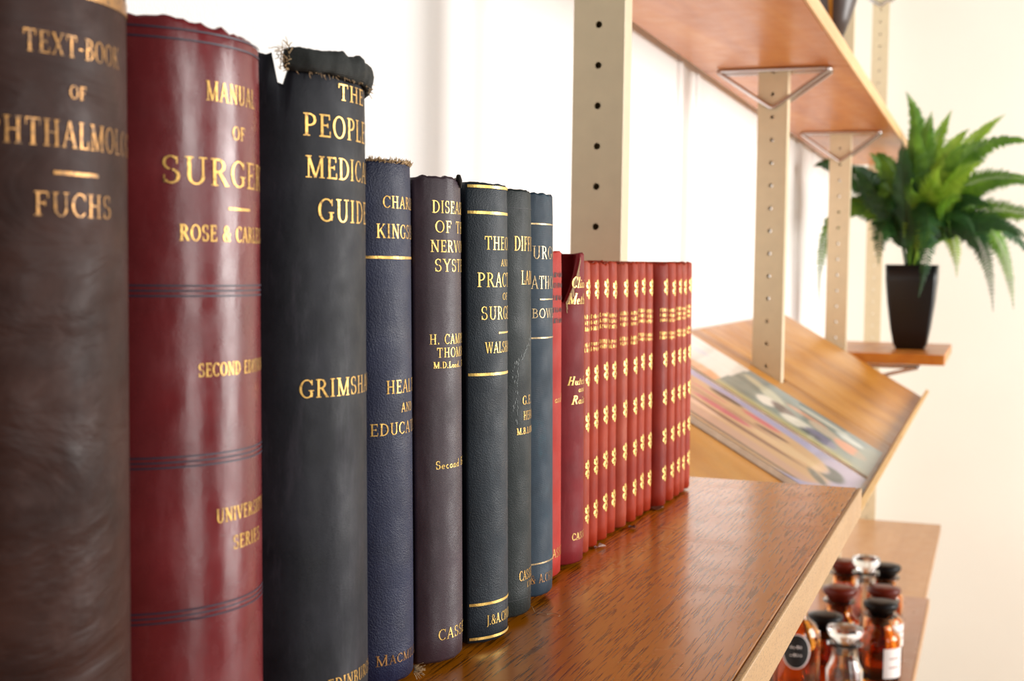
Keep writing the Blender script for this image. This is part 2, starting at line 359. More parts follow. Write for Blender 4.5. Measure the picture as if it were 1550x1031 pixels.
# ------------------------------------------------------------------ book builder
class Book:
    def __init__(s, label, xs, Y0, T, phi, lean, ztop, mat, group, board_h=None, zbot=0.0032, depth=0.145, fray=0.0006, ztopf=None,
                 name='book', board_mat=None, seed=0, spinetop=None):
        s.xs, s.Y0, s.T, s.lean = xs, Y0, T, lean
        s.ph = math.radians(phi); s.R = T/2/math.sin(s.ph); s.cx = xs-s.R; s.yc = Y0+T/2
        s.xj = xs-s.R*(1-math.cos(s.ph)); s.mat = mat; s.zt = ztop; s.zb = zbot
        H = board_h or ztop+0.0004
        s.root = thing(name, label, 'book', (s.xj-depth*0.5, s.yc, 0), group)
        prof = [(-s.ph-3, s.xj-0.0105, Y0+0.0022), (-s.ph-2, s.xj-0.0075, Y0+0.0030), (-s.ph-1, s.xj-0.0035, Y0+0.0022), (-s.ph-0.5, s.xj-0.0012, Y0+0.0006)]
        NA = 44
        arc = [(-s.ph+2*s.ph*i/NA, None, None) for i in range(NA+1)]
        tail = [(s.ph+0.5, s.xj-0.0012, Y0+T-0.0006), (s.ph+1, s.xj-0.0035, Y0+T-0.0022), (s.ph+2, s.xj-0.0075, Y0+T-0.0030), (s.ph+3, s.xj-0.0105, Y0+T-0.0022)]
        P = prof+arc+tail; NP = len(P); NZ = 34; rows = []
        Vv = []; Ff = []
        def shrink(k):
            return {0: 0.0012, 1: 0.0003, NZ-1: 0.0002, NZ: 0.0010}.get(k, 0.0)
        for inner in (0, 1):
            for k in range(NZ+1):
                f = k/NZ
                if k == 1: f = 0.006
                if k == NZ-1: f = 1-0.006
                for a, x, y in P:
                    u = max(-s.ph, min(s.ph, a))*s.R
                    top = (spinetop(u) if spinetop else ztopf(u) if ztopf else ztop)+fray*(noise.noise(Vector((u*260, seed*7.3, 1.7)))*1.6+noise.noise(Vector((u*900, seed*3.1, 4.7)))*0.7)
                    bot = zbot+fray*0.6*noise.noise(Vector((u*300, seed*5.3, 9.1)))
                    z = bot+(top-bot)*f; e = -shrink(k)-inner*0.0016
                    if x is None:
                        X = s.cx+(s.R+e)*math.cos(a); Yy = s.yc+(s.R+e)*math.sin(a)
                    else:
                        X = x-inner*0.0003; Yy = y+(inner*0.0012+shrink(k)*0.5)*(1 if y < s.yc else -1)
                    Vv.append((X, Yy-s.lean*(z-0.1), z))
        nn = (NZ+1)*NP
        for k in range(NZ):
            for i in range(NP-1):
                a = k*NP+i; Ff.append((a, a+1, a+NP+1, a+NP)); b = nn+a; Ff.append((b, b+NP, b+NP+1, b+1))
        for i in range(NP-1):
            Ff.append((i, nn+i, nn+i+1, i+1)); a = NZ*NP+i; Ff.append((a, a+1, nn+a+1, nn+a))
        for k in range(NZ):
            a = k*NP; Ff.append((a, a+NP, nn+a+NP, nn+a)); a += NP-1; Ff.append((a, nn+a, nn+a+NP, a+NP))
        s.spine = mesh_obj('spine', Vv, Ff, mat, s.root, True)
        bm = board_mat or mat
        for nm, y0 in (('front_board', Y0+0.0004), ('back_board', Y0+T-0.0030)):
            v, f = box_geo(s.xj-depth, s.xj-0.0085, y0, y0+0.0026, 0.0, H)
            v = [(x, y-s.lean*(z-0.1), z) for x, y, z in v]
            bevel(mesh_obj(nm, v, f, bm, s.root), 0.0006)
        v, f = box_geo(s.xj-depth+0.004, s.xj-0.0035 if not ztopf else s.xj-0.016, Y0+0.0036, Y0+T-0.0036, 0.0035, min(H, ztop)-0.004)
        v = [(x, y-s.lean*(z-0.1), z) for x, y, z in v]
        mesh_obj('page_block', v, f, M['page'], s.root)
    def pt(s, u, z, e=0.00018):
        a = u/s.R; return (s.cx+(s.R+e)*math.cos(a), s.yc+(s.R+e)*math.sin(a)-s.lean*(z-0.1), z)
    def quads(s, name, Q, mat, e=0.00018, label=None):
        V_, F_ = [], []
        for q in Q:
            if all(abs(u/s.R) > s.ph*1.0 for u, z in q): continue
            n = len(V_); V_ += [s.pt(u, z, e) for u, z in q]; F_.append((n, n+1, n+2, n+3))
        o = mesh_obj(name, V_, F_, mat, s.spine)
        if label: o['label'] = label
        return o

# ------------------------------------------------------------------ room shell
t = NT('white_plaster'); o_ = t.mapping((1, 1, 1))
nb = t.bump(t.noise(o_, 260, 4, 0.6), 0.25, 0.003)
nb = t.bump(t.noise(t.mapping((3, 3, 0.6)), 1, 3), 0.3, 0.03, nb)
f = t.ramp(t.noise(t.mapping((14, 14, 9)), 1, 5, 0.7), [(0.66, (0, 0, 0)), (0.74, (0.35,)*3)])
M['wall'] = t.done(t.mix(f, s2l((238, 236, 233)), s2l((196, 190, 182))), 0.85, nb)
t = NT('cream_paint')
M['cream'] = t.done(t.ramp(t.noise(t.mapping((2, 2, 2)), 1, 3), [(0.3, s2l((236, 230, 218))), (0.7, s2l((240, 235, 224)))]), 0.8, t.bump(t.noise(t.mapping((1, 1, 1)), 180, 3), 0.1, 0.002))
M['floor'] = wood('floor_boards', (170, 140, 110), (190, 160, 130), (205, 178, 148), 0.4, 'Y', 0.2, 0.1)

WX, BY, FZ = -0.475, 4.42, -1.27
structure(box('wall_left', WX-0.12, WX, -0.6, BY, FZ, 2.0, M['wall']))
structure(box('wall_back', WX-0.12, 2.9, BY, BY+0.12, FZ, 2.0, M['cream']))
structure(box('floor', WX-0.12, 2.9, -0.6, BY, FZ-0.1, FZ, M['floor']))
# shallow plaster ribs on the left wall
for n_, (yc, wd, dp) in enumerate([(2.06, 0.030, 0.008), (2.19, 0.022, 0.007), (3.42, 0.10, 0.010), (3.70, 0.05, 0.009), (3.98, 0.04, 0.008)]):
    V_, F_ = [], []; K = 10
    for z in (FZ, 2.0):
        for i in range(K+1):
            a = PI*i/K; V_.append((WX-0.002+dp*math.sin(a), yc-wd/2*math.cos(a), z))
    for i in range(K): F_.append((i, i+1, K+1+i+1, K+1+i))
    F_ += [tuple(range(K, -1, -1)), tuple(range(K+1, 2*K+2)), (0, K+1, 2*K+1, K)]
    structure(mesh_obj('trim_%d' % (n_+1), V_, F_, M['wall'], smooth=True))

# ------------------------------------------------------------------ wood and metal
M['oak'] = wood('oak_shelf_veneer', (182, 100, 4), (206, 120, 8), (222, 142, 22), 0.24, 'Y', 0.8, 0.3, 0.4, 7.0, 34, 900)
M['oak_edge'] = wood('pale_oak_lipping', (172, 128, 78), (190, 146, 94), (204, 162, 110), 0.5, 'Y', 0.3, 0.05, 0.3, 20, 320, 1300)
M['birch'] = wood('orange_birch_ply', (172, 92, 22), (192, 112, 32), (206, 132, 48), 0.36, 'Y', 0.04, 0.1, 1.8, 8.0, 8)
M['birch_edge'] = wood('pale_birch_edge', (196, 150, 96), (210, 166, 112), (220, 178, 126), 0.5, 'Y', 0.1, 0.05, 0.3, 20, 40)
M['honey'] = wood('honey_oak_veneer', (150, 88, 14), (184, 118, 30), (208, 146, 58), 0.32, 'X', 0.12, 0.2, 1.0, 6.0, 12)
M['honey_edge'] = wood('honey_oak_edge', (180, 128, 56), (196, 146, 74), (206, 160, 90), 0.45, 'Y', 0.15, 0.1)
M['tan_ply'] = wood('tan_shelf_veneer', (176, 124, 76), (190, 140, 92), (200, 152, 106), 0.4, 'Y', 0.08, 0.2, 0.6, 6.0, 10)
M['brown_ply'] = wood('brown_shelf_veneer', (150, 92, 56), (166, 106, 68), (178, 118, 80), 0.3, 'Y', 0.08, 0.3, 0.6, 6.0, 10)
M['post'] = plain('putty_enamel', (212, 194, 160), 0.38, 0.0, 0.03, Coat_Weight=0.15)
M['hole_in'] = plain('dark_post_inside', (60, 54, 46), 0.8)
M['chrome'] = plain('chromed_rod', (205, 200, 200), 0.16, 1.0, 0.03)

def shelf(label, x0, x1, y0, y1, z0, z1, top, edge, group=None, end=None):
    r = thing('shelf', label, 'shelf', ((x0+x1)/2, (y0+y1)/2, z0), group)
    bevel(mesh_obj('shelf_board', *box_geo(x0, x1-0.004, y0, y1, z0, z1), top, r), 0.0008)
    bevel(mesh_obj('edge_strip', *box_geo(x1-0.0038, x1, y0, y1, z0, z1), edge, r), 0.001)
    return r
POST_Y = [1.147, 2.1265, 3.106, 4.0856]
shelf('deep oak shelf carrying the row of old books', -0.455, -0.0991, -0.30, 1.142, -0.024, 0.0, M['oak'], M['oak_edge'], 'deep oak shelves')
shelf('short deep oak shelf under the potted fern', -0.455, -0.0991, 3.136, 3.66, -0.024, 0.0, M['birch'], M['birch'], 'deep oak shelves')
US = [(0.30, 1.142, 'upper orange shelf board nearest the camera, left of the tallest post'),
      (1.178, 2.138, 'long upper orange shelf board running between the two nearest perforated posts'),
      (2.141, 3.118, 'upper orange shelf between the two hanging wire triangles, dark vessel on top'),
      (3.121, 4.055, 'farthest upper orange shelf, its end just above the fern')]
US = [(1.178, 2.1345, US[1][2]), (2.1375, 3.114, US[2][2]), (3.117, 4.06, US[3][2])]
def notch_shelf(label, x0, x1, y0, y1, z0, z1, top, edge, group): return shelf(label, x0, x1, y0, y1, z0, z1, top, edge, group)
for y0, y1, lb in US:
    shelf(lb, -0.453, -0.2195, y0, y1, 0.505, 0.528, M['birch'], M['birch_edge'], 'upper shelves')
LZ = -0.551
shelf('low tan shelf on which the glass bottles stand', -0.455, -0.114, 1.60, 3.106, LZ-0.022, LZ, M['brown_ply'], M['tan_ply'], 'low shelves')
shelf('empty low tan shelf beyond the bottles, at the back wall', -0.455, -0.124, 3.110, 4.06, LZ-0.022, LZ-0.002, M['tan_ply'], M['tan_ply'], 'low shelves')

# perforated uprights: a hollow rectangular post, round holes punched in near and far face
def post(label, Y, z0, z1, hz, pitch, hr=0.0031):
    x0, x1, th = -0.362, -0.3148, 0.0255; xc = -0.3385
    r = thing('shelf_upright', label, 'post', ((x0+x1)/2, Y+th/2, z0), 'perforated metal uprights')
    holes = []
    z = hz
    while z > z0+0.02: z -= pitch
    z += pitch
    while z < z1-0.01: holes.append(z); z += pitch
    V_, F_ = [], []
    K = 16
    def face(y, rev):
        zlo = z0
        for i, h in enumerate(holes):
            zhi = (holes[i+1]+h)/2 if i < len(holes)-1 else z1
            n = len(V_)
            rect = []
            for k in range(K):      # matching points on the cell's border
                a = 2*PI*k/K+PI/K; c, s = math.cos(a), math.sin(a)
                q = 1/max(abs(c), abs(s)); cx, cz = c*q, s*q
                X = xc+(cx*(x1-xc) if cx > 0 else cx*(xc-x0)); Z = h+(cz*(zhi-h) if cz > 0 else cz*(h-zlo))
                rect.append((X, y, Z))
            V_.extend(rect)
            V_.extend((xc+hr*math.cos(2*PI*k/K+PI/K), y, h+hr*math.sin(2*PI*k/K+PI/K)) for k in range(K))
            V_.extend((xc+hr*math.cos(2*PI*k/K+PI/K), y+(0.0016 if not rev else -0.0016), h+hr*math.sin(2*PI*k/K+PI/K)) for k in range(K))
            for k in range(K):
                j = (k+1) % K
                A = (n+k, n+j, n+K+j, n+K+k); B = (n+K+k, n+K+j, n+2*K+j, n+2*K+k)
                F_.append(A if not rev else A[::-1]); F_.append(B if not rev else B[::-1])
            # square corners of the cell
            for sx, sz in ((1, 1), (-1, 1), (-1, -1), (1, -1)):
                c0 = len(V_); V_.append((x1 if sx > 0 else x0, y, zhi if sz > 0 else zlo))
                ks = sorted(range(K), key=lambda k: (rect[k][0]-V_[c0][0])**2+(rect[k][2]-V_[c0][2])**2)[:2]
                F_.append((n+ks[0], n+ks[1], c0))
            zlo = zhi
    face(Y, False); face(Y+th, True)
    mesh_obj('perforated_face', V_, F_, M['post'], r)
    Vs, Fs = [], []
    add_geo(Vs, Fs, box_geo(x0, x0+0.0016, Y+0.0002, Y+th-0.0002, z0, z1))
    bevel(mesh_obj('side_wall', Vs, Fs, M['post'], r), 0.0005)
    bevel(mesh_obj('side_wall', *box_geo(x1-0.0016, x1+0.0002, Y+0.0002, Y+th-0.0002, z0, z1), M['post'], r), 0.0005)
PL = ['nearest putty-coloured perforated post, rising behind the red books',
      'second putty-coloured perforated post, meeting the sloping display board',
      'third putty-coloured perforated post, in front of the fern on the left',
      'farthest and thinnest perforated post, beside the black pot against the cream wall']
HZ = [0.3997, 0.0313, 0.4659, 0.2787]
for i in range(4): post(PL[i], POST_Y[i], FZ, 1.35, HZ[i], 0.0360)

# wire brackets: a doubled triangle hooked into the post
def bracket(label, Y, zt, zv, x0=-0.428, x1=-0.2488):
    xm = -0.3385; r0 = 0.0034
    r = thing('wire_bracket', label, 'bracket', (xm, Y+0.012, zv), 'chrome wire shelf brackets')
    def tri(y):
        pts = []
        cs = [Vector((x0, y, zt)), Vector((x1, y, zt)), Vector((xm, y, zv))]
        for i in range(3):
            p, a, b = cs[i], cs[i-1], cs[(i+1) % 3]
            for k in range(5):
                f = k/4; q0 = p+(a-p).normalized()*0.006; q1 = p+(b-p).normalized()*0.006
                pts.append(q0*(1-f)**2+p*2*f*(1-f)+q1*f*f)
        return tube_geo(pts, r0, 8, True)
    mesh_obj('wire_triangle', *tri(Y-0.004), M['chrome'], r, True)
    mesh_obj('wire_triangle', *tri(Y+0.0295), M['chrome'], r, True)
    for x in (x0+0.003, x1-0.003):
        mesh_obj('cross_rod', *tube_geo([(x, Y-0.004, zt-0.001), (x, Y+0.0295, zt-0.001)], r0*0.9, 8), M['chrome'], r, True)
bracket('chrome wire bracket under the upper shelf at the second post', POST_Y[1], 0.5015, 0.4405)
bracket('chrome wire bracket under the upper shelf at the third post', POST_Y[2], 0.5015, 0.4365)
bracket('chrome wire bracket at the top of the farthest post, cut by the frame', POST_Y[3], 1.037, 0.973)
bracket('wide chrome wire bracket under the fern shelf, seen past the sloping rack', POST_Y[2], -0.0278, -0.078, -0.450, -0.150)

# ------------------------------------------------------------------ sloping display racks
SL = -0.5775
def slope_z(x): return 0.0862+SL*(x+0.4545)
def rack(label, y0, y1, notch=None):
    r = thing('display_rack', label, 'rack', (-0.30, (y0+y1)/2, -0.11), 'sloping display racks')
    a = math.atan(-SL); nx, nz = math.sin(a), math.cos(a); th = 0.012
    xa, xb = -0.4545, -0.1449
    xs_ = [xa, -0.3638, -0.3130, xb]; ys_ = [y0, notch or (y0+y1)/2, y1]
    cells = {(i, j) for i in range(3) for j in range(2) if not (notch and (i, j) == (1, 1))}
    V_ = [(x-d*nx*th, y, slope_z(x)-d*nz*th) for d in (0, 1) for x in xs_ for y in ys_]
    def vi(d, i, j): return d*12+i*3+j
    F_ = []
    for i, j in sorted(cells):
        F_.append((vi(0, i, j), vi(0, i+1, j), vi(0, i+1, j+1), vi(0, i, j+1)))
        F_.append((vi(1, i, j), vi(1, i, j+1), vi(1, i+1, j+1), vi(1, i+1, j)))
        for (di, dj), (p, q) in (((-1, 0), ((0, 1), (0, 0))), ((1, 0), ((1, 0), (1, 1))), ((0, -1), ((0, 0), (1, 0))), ((0, 1), ((1, 1), (0, 1)))):
            if (i+di, j+dj) not in cells:
                a_, b_ = (i+p[0], j+p[1]), (i+q[0], j+q[1]); F_.append((vi(0, *a_), vi(1, *a_), vi(1, *b_), vi(0, *b_)))
    mesh_obj('sloping_board', V_, F_, M['honey'], r)
    # lip across the foot of the slope
    V_ = []
    dx, dz = math.cos(a), -math.sin(a)
    for y in (y0, y1):
        p = Vector((xb, y, slope_z(xb)))
        for d, h in ((0.0003, -0.013), (0.0003, 0.020), (0.008, 0.020), (0.008, -0.013)):
            V_.append((p.x+dx*d+nx*h, y, p.z+dz*d+nz*h))
    F_ = [(0, 1, 2, 3), (4, 7, 6, 5), (0, 4, 5, 1), (1, 5, 6, 2), (2, 6, 7, 3), (3, 7, 4, 0)]
    bevel(mesh_obj('front_lip', V_, F_, M['honey_edge'], r), 0.001)
    return r
rack('sloping honey-coloured rack holding two magazines', 1.178, 2.176, 2.1255)
rack('empty sloping honey-coloured rack in front of the fern shelf', 2.180, 3.094)

# printed covers: colour attribute painted from the printed picture
t = NT('printed_cover'); at = t.n('ShaderNodeVertexColor', layer_name='print')
M['print'] = t.done(at.outputs['Color'], 0.28, None, Coat_Weight=0.3)
M['pages'] = plain('white_page_edges', (244, 238, 226), 0.8)
def magazine(label, y0, y1, xa, xb, thick, paint):
    a = math.atan(-SL); nx, nz = math.sin(a), math.cos(a)
    r = thing('magazine', label, 'magazine', ((xa+xb)/2, (y0+y1)/2, slope_z((xa+xb)/2)), 'magazines on the sloping rack')
    def P(s, tt, h): 
        x = xa+(xb-xa)*s; return (x+nx*h, y0+(y1-y0)*tt, slope_z(x)+nz*h)
    V_ = [P(s, q, h) for q in (0, 1) for s, h in ((0, 0.0006), (1, 0.0006), (1, thick), (0, thick))]
    F_ = [(0, 1, 2, 3), (4, 7, 6, 5), (0, 4, 5, 1), (1, 5, 6, 2), (2, 6, 7, 3), (3, 7, 4, 0)]
    mesh_obj('pages', V_, F_, M['pages'], r)
    NS, NT_ = 110, 80; V_, F_ = [], []
    for i in range(NS+1):
        for j in range(NT_+1): V_.append(P(i/NS, j/NT_, thick+0.0007))
    for i in range(NS):
        for j in range(NT_): k = i*(NT_+1)+j; F_.append((k, k+NT_+1, k+NT_+2, k+1))
    o = mesh_obj('cover', V_, F_, M['print'], r)
    ca = o.data.color_attributes.new('print', 'FLOAT_COLOR', 'POINT')
    for i in range(NS+1):
        for j in range(NT_+1): ca.data[i*(NT_+1)+j].color = (*s2l(paint(i/NS, j/NT_)), 1)
def blob(s, q, cs, cq, rs, rq, rot=0.0, soft=0.25):
    x, y = s-cs, q-cq; c, d = math.cos(rot), math.sin(rot); x, y = x*c+y*d, -x*d+y*c
    e = math.sqrt((x/rs)**2+(y/rq)**2); return max(0.0, min(1.0, (1-e)/soft+0.5))
def mixc(a, b, f): return tuple(x+(y-x)*f for x, y in zip(a, b))
def nz2(s, q, k, o=0.0): return noise.noise(Vector((s*k, q*k, o)))
def paint_near(s, q):
    c = (170, 160, 192)
    c = mixc(c, (196, 170, 180), blob(s, q, 0.95, 0.5, 0.2, 0.5)*0.5)
    f = max(blob(s, q+0.03*nz2(s, q, 7), 0.40, 0.38, 0.50, 0.50, 0.0, 0.08), blob(s, q, 0.62, 0.62, 0.26, 0.24, 0.2, 0.1))
    c = mixc(c, (214, 168, 124), f)
    if f > 0.3:
        c = mixc(c, (226, 186, 142), blob(s, q, 0.66, 0.55, 0.2, 0.10))
        c = mixc(c, (190, 140, 108), blob(s, q, 0.3, 0.58, 0.38, 0.05, 0.05))
        c = mixc(c, (150, 104, 84), blob(s, q, 0.42, 0.36, 0.38, 0.04, 0.08))
        c = mixc(c, (232, 188, 160), blob(s, q, 0.25, 0.30, 0.25, 0.06))
        c = mixc(c, (206, 98, 112), blob(s, q, 0.46, 0.50, 0.12, 0.05, 0.12))
        c = mixc(c, (214, 104, 110), blob(s, q, 0.58, 0.80, 0.08, 0.05, 0.1))
        c = mixc(c, (206, 110, 116), blob(s, q, 0.36, 0.70, 0.09, 0.02, 0.1))
        c = mixc(c, (96, 66, 58), blob(s, q, 0.42, 0.84, 0.07, 0.05, 0.3))
        c = mixc(c, (120, 74, 64), blob(s, q, 0.64, 0.68, 0.07, 0.035, 0.3))
        c = mixc(c, (206, 160, 136), blob(s, q, 0.5, 0.16, 0.5, 0.08))
        c = mixc(c, (120, 90, 80), blob(s, q, 0.5, 0.06, 0.5, 0.025)*0.8)
    c = mixc(c, (64, 62, 58), blob(s, q, 0.89, 0.60, 0.05, 0.15, 0.0, 0.4)*(1-blob(s, q, 0.84, 0.60, 0.045, 0.12, 0.0, 0.3)))
    c = mixc(c, (96, 90, 84), blob(s, q, 0.86, 0.36, 0.03, 0.10, 0.3, 0.4)*0.8)
    return c
def paint_far(s, q):
    if s < 0.31+0.02*q:
        c = mixc((232, 224, 212), (222, 210, 196), 0.5+0.5*nz2(s, q, 9))
        c = mixc(c, (226, 160, 106), blob(s, q, 0.24, 0.10, 0.10, 0.13, 0.0, 0.3))
        c = mixc(c, (218, 196, 150), blob(s, q, 0.10, 0.2, 0.06, 0.14, 0.0, 0.3))
        c = mixc(c, (140, 130, 120), blob(s, q, 0.03, 0.55, 0.04, 0.12))
        c = mixc(c, (200, 200, 214), blob(s, q, 0.12, 0.6, 0.06, 0.1)*0.6)
        return c
    c = mixc((112, 122, 116), (142, 148, 138), 0.5+0.9*nz2(s, q, 8, 2))
    if q > 0.8: c = mixc(c, (124, 140, 142), 0.7)
    if q < 0.14: c = mixc(c, (206, 182, 112), 0.75*(1-q/0.14)+0.2)
    c = mixc(c, (190, 180, 150), blob(s, q, 0.40, 0.72, 0.05, 0.10, 0.4))
    c = mixc(c, (190, 186, 160), blob(s, q, 0.50, 0.60, 0.06, 0.18, 0.3))
    c = mixc(c, (226, 214, 198), blob(s, q, 0.505, 0.36, 0.045, 0.14, 0.0, 0.12))
    c = mixc(c, (112, 88, 84), blob(s, q, 0.59, 0.38, 0.06, 0.14, 0.3))
    c = mixc(c, (206, 148, 116), blob(s, q, 0.66, 0.66, 0.10, 0.06, 0.15))
    c = mixc(c, (206, 202, 184), blob(s, q, 0.72, 0.84, 0.13, 0.06, 0.1))
    c = mixc(c, (222, 214, 196), blob(s, q, 0.66, 0.28, 0.07, 0.14, -0.2))
    c = mixc(c, (196, 176, 152), blob(s, q, 0.76, 0.54, 0.08, 0.12, 0.2))
    c = mixc(c, (120, 112, 140), blob(s, q, 0.77, 0.26, 0.07, 0.13, 0.2))
    c = mixc(c, (84, 76, 92), blob(s, q, 0.73, 0.20, 0.05, 0.05))
    c = mixc(c, (220, 144, 106), blob(s, q, 0.885, 0.46, 0.075, 0.14, 0.1, 0.15))
    c = mixc(c, (204, 206, 196), blob(s, q, 0.86, 0.74, 0.07, 0.08))
    c = mixc(c, (150, 156, 140), blob(s, q, 0.96, 0.4, 0.05, 0.5)*0.7)
    return c
magazine('thick magazine with flesh-toned hands on lavender, nearer of the two', 1.479, 1.735, -0.452, -0.150, 0.008, paint_near)
magazine('magazine with a grey-green and cream picture, farther of the two', 1.782, 2.030, -0.450, -0.150, 0.004, paint_far)

# ------------------------------------------------------------------ the books
GR = 'old medical books on the oak shelf'
MB = {
 'fuchs': cloth('creased_brown_cloth', (42, 21, 15), (68, 41, 33), (98, 74, 68), 0.46, 500, 0.06, 0.36, spec=0.14, scuff_amt=0.3, streak=False, grain=True),
 'manual': cloth('maroon_leather', (102, 24, 28), (126, 38, 42), (150, 80, 84), 0.25, 700, 0.10, 0, spec=0.5, scuff_amt=0.35),
 'people': cloth('charcoal_cloth', (19, 21, 27), (40, 41, 49), (76, 72, 82), 0.46, 600, 0.15, 0, spec=0.2, scuff_amt=0.55),
 'kings': cloth('navy_pebbled_cloth', (18, 24, 52), (31, 38, 70), (64, 74, 106), 0.46, 440, 0.6, 0, grain=True, spec=0.3, scuff_amt=0.3),
 'dis': cloth('plum_grey_cloth', (54, 38, 46), (72, 54, 63), (102, 87, 96), 0.42, 600, 0.2, 0, spec=0.38, scuff_amt=0.35),
 'theory': cloth('dark_slate_blue_cloth', (20, 30, 39), (31, 44, 55), (60, 75, 88), 0.48, 480, 0.5, 0, spec=0.3, scuff_amt=0.3, streak=False, grain=True),
 'dif': cloth('black_green_cloth', (20, 28, 28), (33, 42, 42), (76, 84, 84), 0.5, 480, 0.4, 0, grain=True, spec=0.25, scuff_amt=0.3),
 'surg': cloth('blue_slate_cloth', (28, 46, 60), (46, 66, 82), (26, 78, 92), 0.5, 600, 0.2, 0, spec=0.25, scuff_amt=0.7, streak=False),
 'red': cloth('coral_red_cloth', (170, 40, 32), (192, 58, 46), (206, 100, 88), 0.5, 600, 0.2, 0, spec=0.15, scuff_amt=0.4),
 'clin': cloth('crimson_cloth', (112, 20, 26), (140, 36, 42), (168, 74, 76), 0.5, 600, 0.2, 0, spec=0.15, scuff_amt=0.4),
 's_a': cloth('brick_red_leather', (146, 36, 12), (178, 58, 22), (200, 96, 62), 0.46, 500, 0.12, 0, spec=0.15, scuff_amt=0.4),
 's_b': cloth('faded_red_leather', (156, 54, 32), (182, 78, 52), (200, 122, 96), 0.46, 500, 0.12, 0, spec=0.15, scuff_amt=0.5),
 's_c': cloth('deep_red_leather', (124, 24, 8), (154, 42, 16), (184, 80, 50), 0.46, 500, 0.12, 0, spec=0.15, scuff_amt=0.4),
}
def ctr(c, ul): return (ul, 2*c-ul)

# 1 brown
b = Book('huge creased brown book, nearest the camera, at the left edge', -0.2276, 0.2592, 0.075, 55, 0.0080, 0.262, MB['fuchs'], GR, fray=0.0004, seed=1)
c0 = -0.005
Q = text_quads('TEXT-BOOK', -0.0217, 0.0142, 0.2339, 0.0056)+text_quads('OF', -0.0085, -0.0028, 0.2232, 0.0034)
Q += text_quads('OPHTHALMOLOGY', -0.0372, 0.0310, 0.2103, 0.0069)+text_quads('FUCHS', -0.0194, 0.0082, 0.1923, 0.0062)
b.quads('title_lettering', Q, M['gold_dull'], label='dull gold title lettering')
b.quads('short_rule', rule_quads(-0.0137, 0.0022, 0.2036, 0.0010), M['gold_dull'])
b.quads('gilt_band', rule_quads(-0.039, 0.039, 0.2520, 0.0042), M['gold_dull'])
# 2 maroon
b = Book('maroon leather book with triple dark bands, second from the left', -0.2278, 0.3357, 0.0735, 64, 0.0190, 0.2535, MB['manual'], GR, fray=0.0010, seed=2, zbot=0.0036, spinetop=lambda u: 0.2555-0.0028*max(0, (u+0.034)/0.05) if u < 0.02 else 0.2525)
Q = text_quads('MANUAL', *ctr(-0.0028, -0.0157), 0.2312, 0.0060)+text_quads('OF', -0.0047, 0.0022, 0.2200, 0.0042)
Q += text_quads('SURGERY', *ctr(-0.0018, -0.0307), 0.2050, 0.0084)+text_quads('ROSE & CARLESS', *ctr(-0.0030, -0.0252), 0.1876, 0.0050, bold=1.1)
Q += text_quads('SECOND EDITION', *ctr(-0.0002, -0.0194), 0.1452, 0.0042, bold=1.1)+text_quads('UNIVERSITY', *ctr(0.002, -0.0133), 0.0981, 0.0045, bold=1.1)
Q += text_quads('SERIES', -0.0060, 0.0125, 0.0885, 0.0045, bold=1.1)
b.quads('title_lettering', Q, M['gold'], label='gold title lettering')
b.quads('short_rule', rule_quads(-0.0069, 0.0055, 0.1981, 0.0008), M['gold'])
for z0, n in ((0.2487, 2), (0.1705, 3), (0.1174, 3), (0.0688, 3)):
    Q = []
    for k in range(n): Q += rule_quads(-0.042, 0.042, z0+k*(0.0030 if n == 2 else 0.0016), 0.00055)
    b.quads('tooled_band', Q, M['blueline'], label='group of thin dark blue lines')
# 3 charcoal
def zt3(u): return 0.2455
pb = Book('thick charcoal book with a torn rolled head and gold capitals', -0.2244, 0.4108, 0.0715, 65, 0.0290, 0.2465, MB['people'], GR, board_h=0.2535, fray=0.0008, seed=3, zbot=0.0036, spinetop=lambda u: 0.2545 if u < -0.0352 else (0.2450 if u < -0.0318 else 0.2500))
b = pb
Q = text_quads('THE', -0.0101, 0.0098, 0.2408, 0.0058)+text_quads("PEOPLE'S", *ctr(-0.0020, -0.0258), 0.2268, 0.0080)
Q += text_quads('MEDICAL', *ctr(-0.0030, -0.0249), 0.2120, 0.0078)+text_quads('GUIDE', *ctr(-0.0025, -0.0201), 0.1965, 0.0083)
Q += text_quads('GRIMSHAW', *ctr(-0.0030, -0.0281), 0.1326, 0.0067)+text_quads('EDINBURGH', *ctr(0.000, -0.0175), 0.0216, 0.0050)
b.quads('title_lettering', Q, M['gold'], label='gold title lettering')
# torn, rolled head cap
V_, F_ = [], []; NU, NV = 64, 14
for i in range(NU+1):
    u = -0.0325+0.069*i/NU; zc = 0.2528+0.0012*nz2(u*120, 0.3, 1)-0.0010*(i/NU-0.4)
    fl = max(0, (i/NU-0.82)/0.18); ra = 0.0026+0.0016*fl+0.0009*nz2(u*200, 1.3, 1)
    rz = 0.0046+0.0010*nz2(u*150, 5.3, 1)+0.0008*fl
    if i < 3: rz *= 0.75+0.08*i
    for k in range(NV):
        a = 2*PI*k/NV; kk = 1+0.16*nz2(u*400, k*0.9, 1)
        e = 0.0008+0.0022*fl+ra*kk*math.cos(a)
        x, y, z = b.pt(u, zc+rz*kk*math.sin(a), e); V_.append((x, y, z))
for i in range(NU):
    for k in range(NV): F_.append((i*NV+k, i*NV+(k+1) % NV, (i+1)*NV+(k+1) % NV, (i+1)*NV+k))
F_.append(tuple(range(NV-1, -1, -1))); F_.append(tuple(NU*NV+k for k in range(NV)))
M['headcap'] = cloth('dark_worn_headcap', (34, 36, 34), (60, 62, 60), (110, 100, 84), 0.7, 500, 0.4, 0.5, spec=0.2, scuff_amt=0.5, streak=False)
mesh_obj('torn_head_cap', V_, F_, M['headcap'], b.spine, True)['label'] = 'torn rolled cloth at the head'
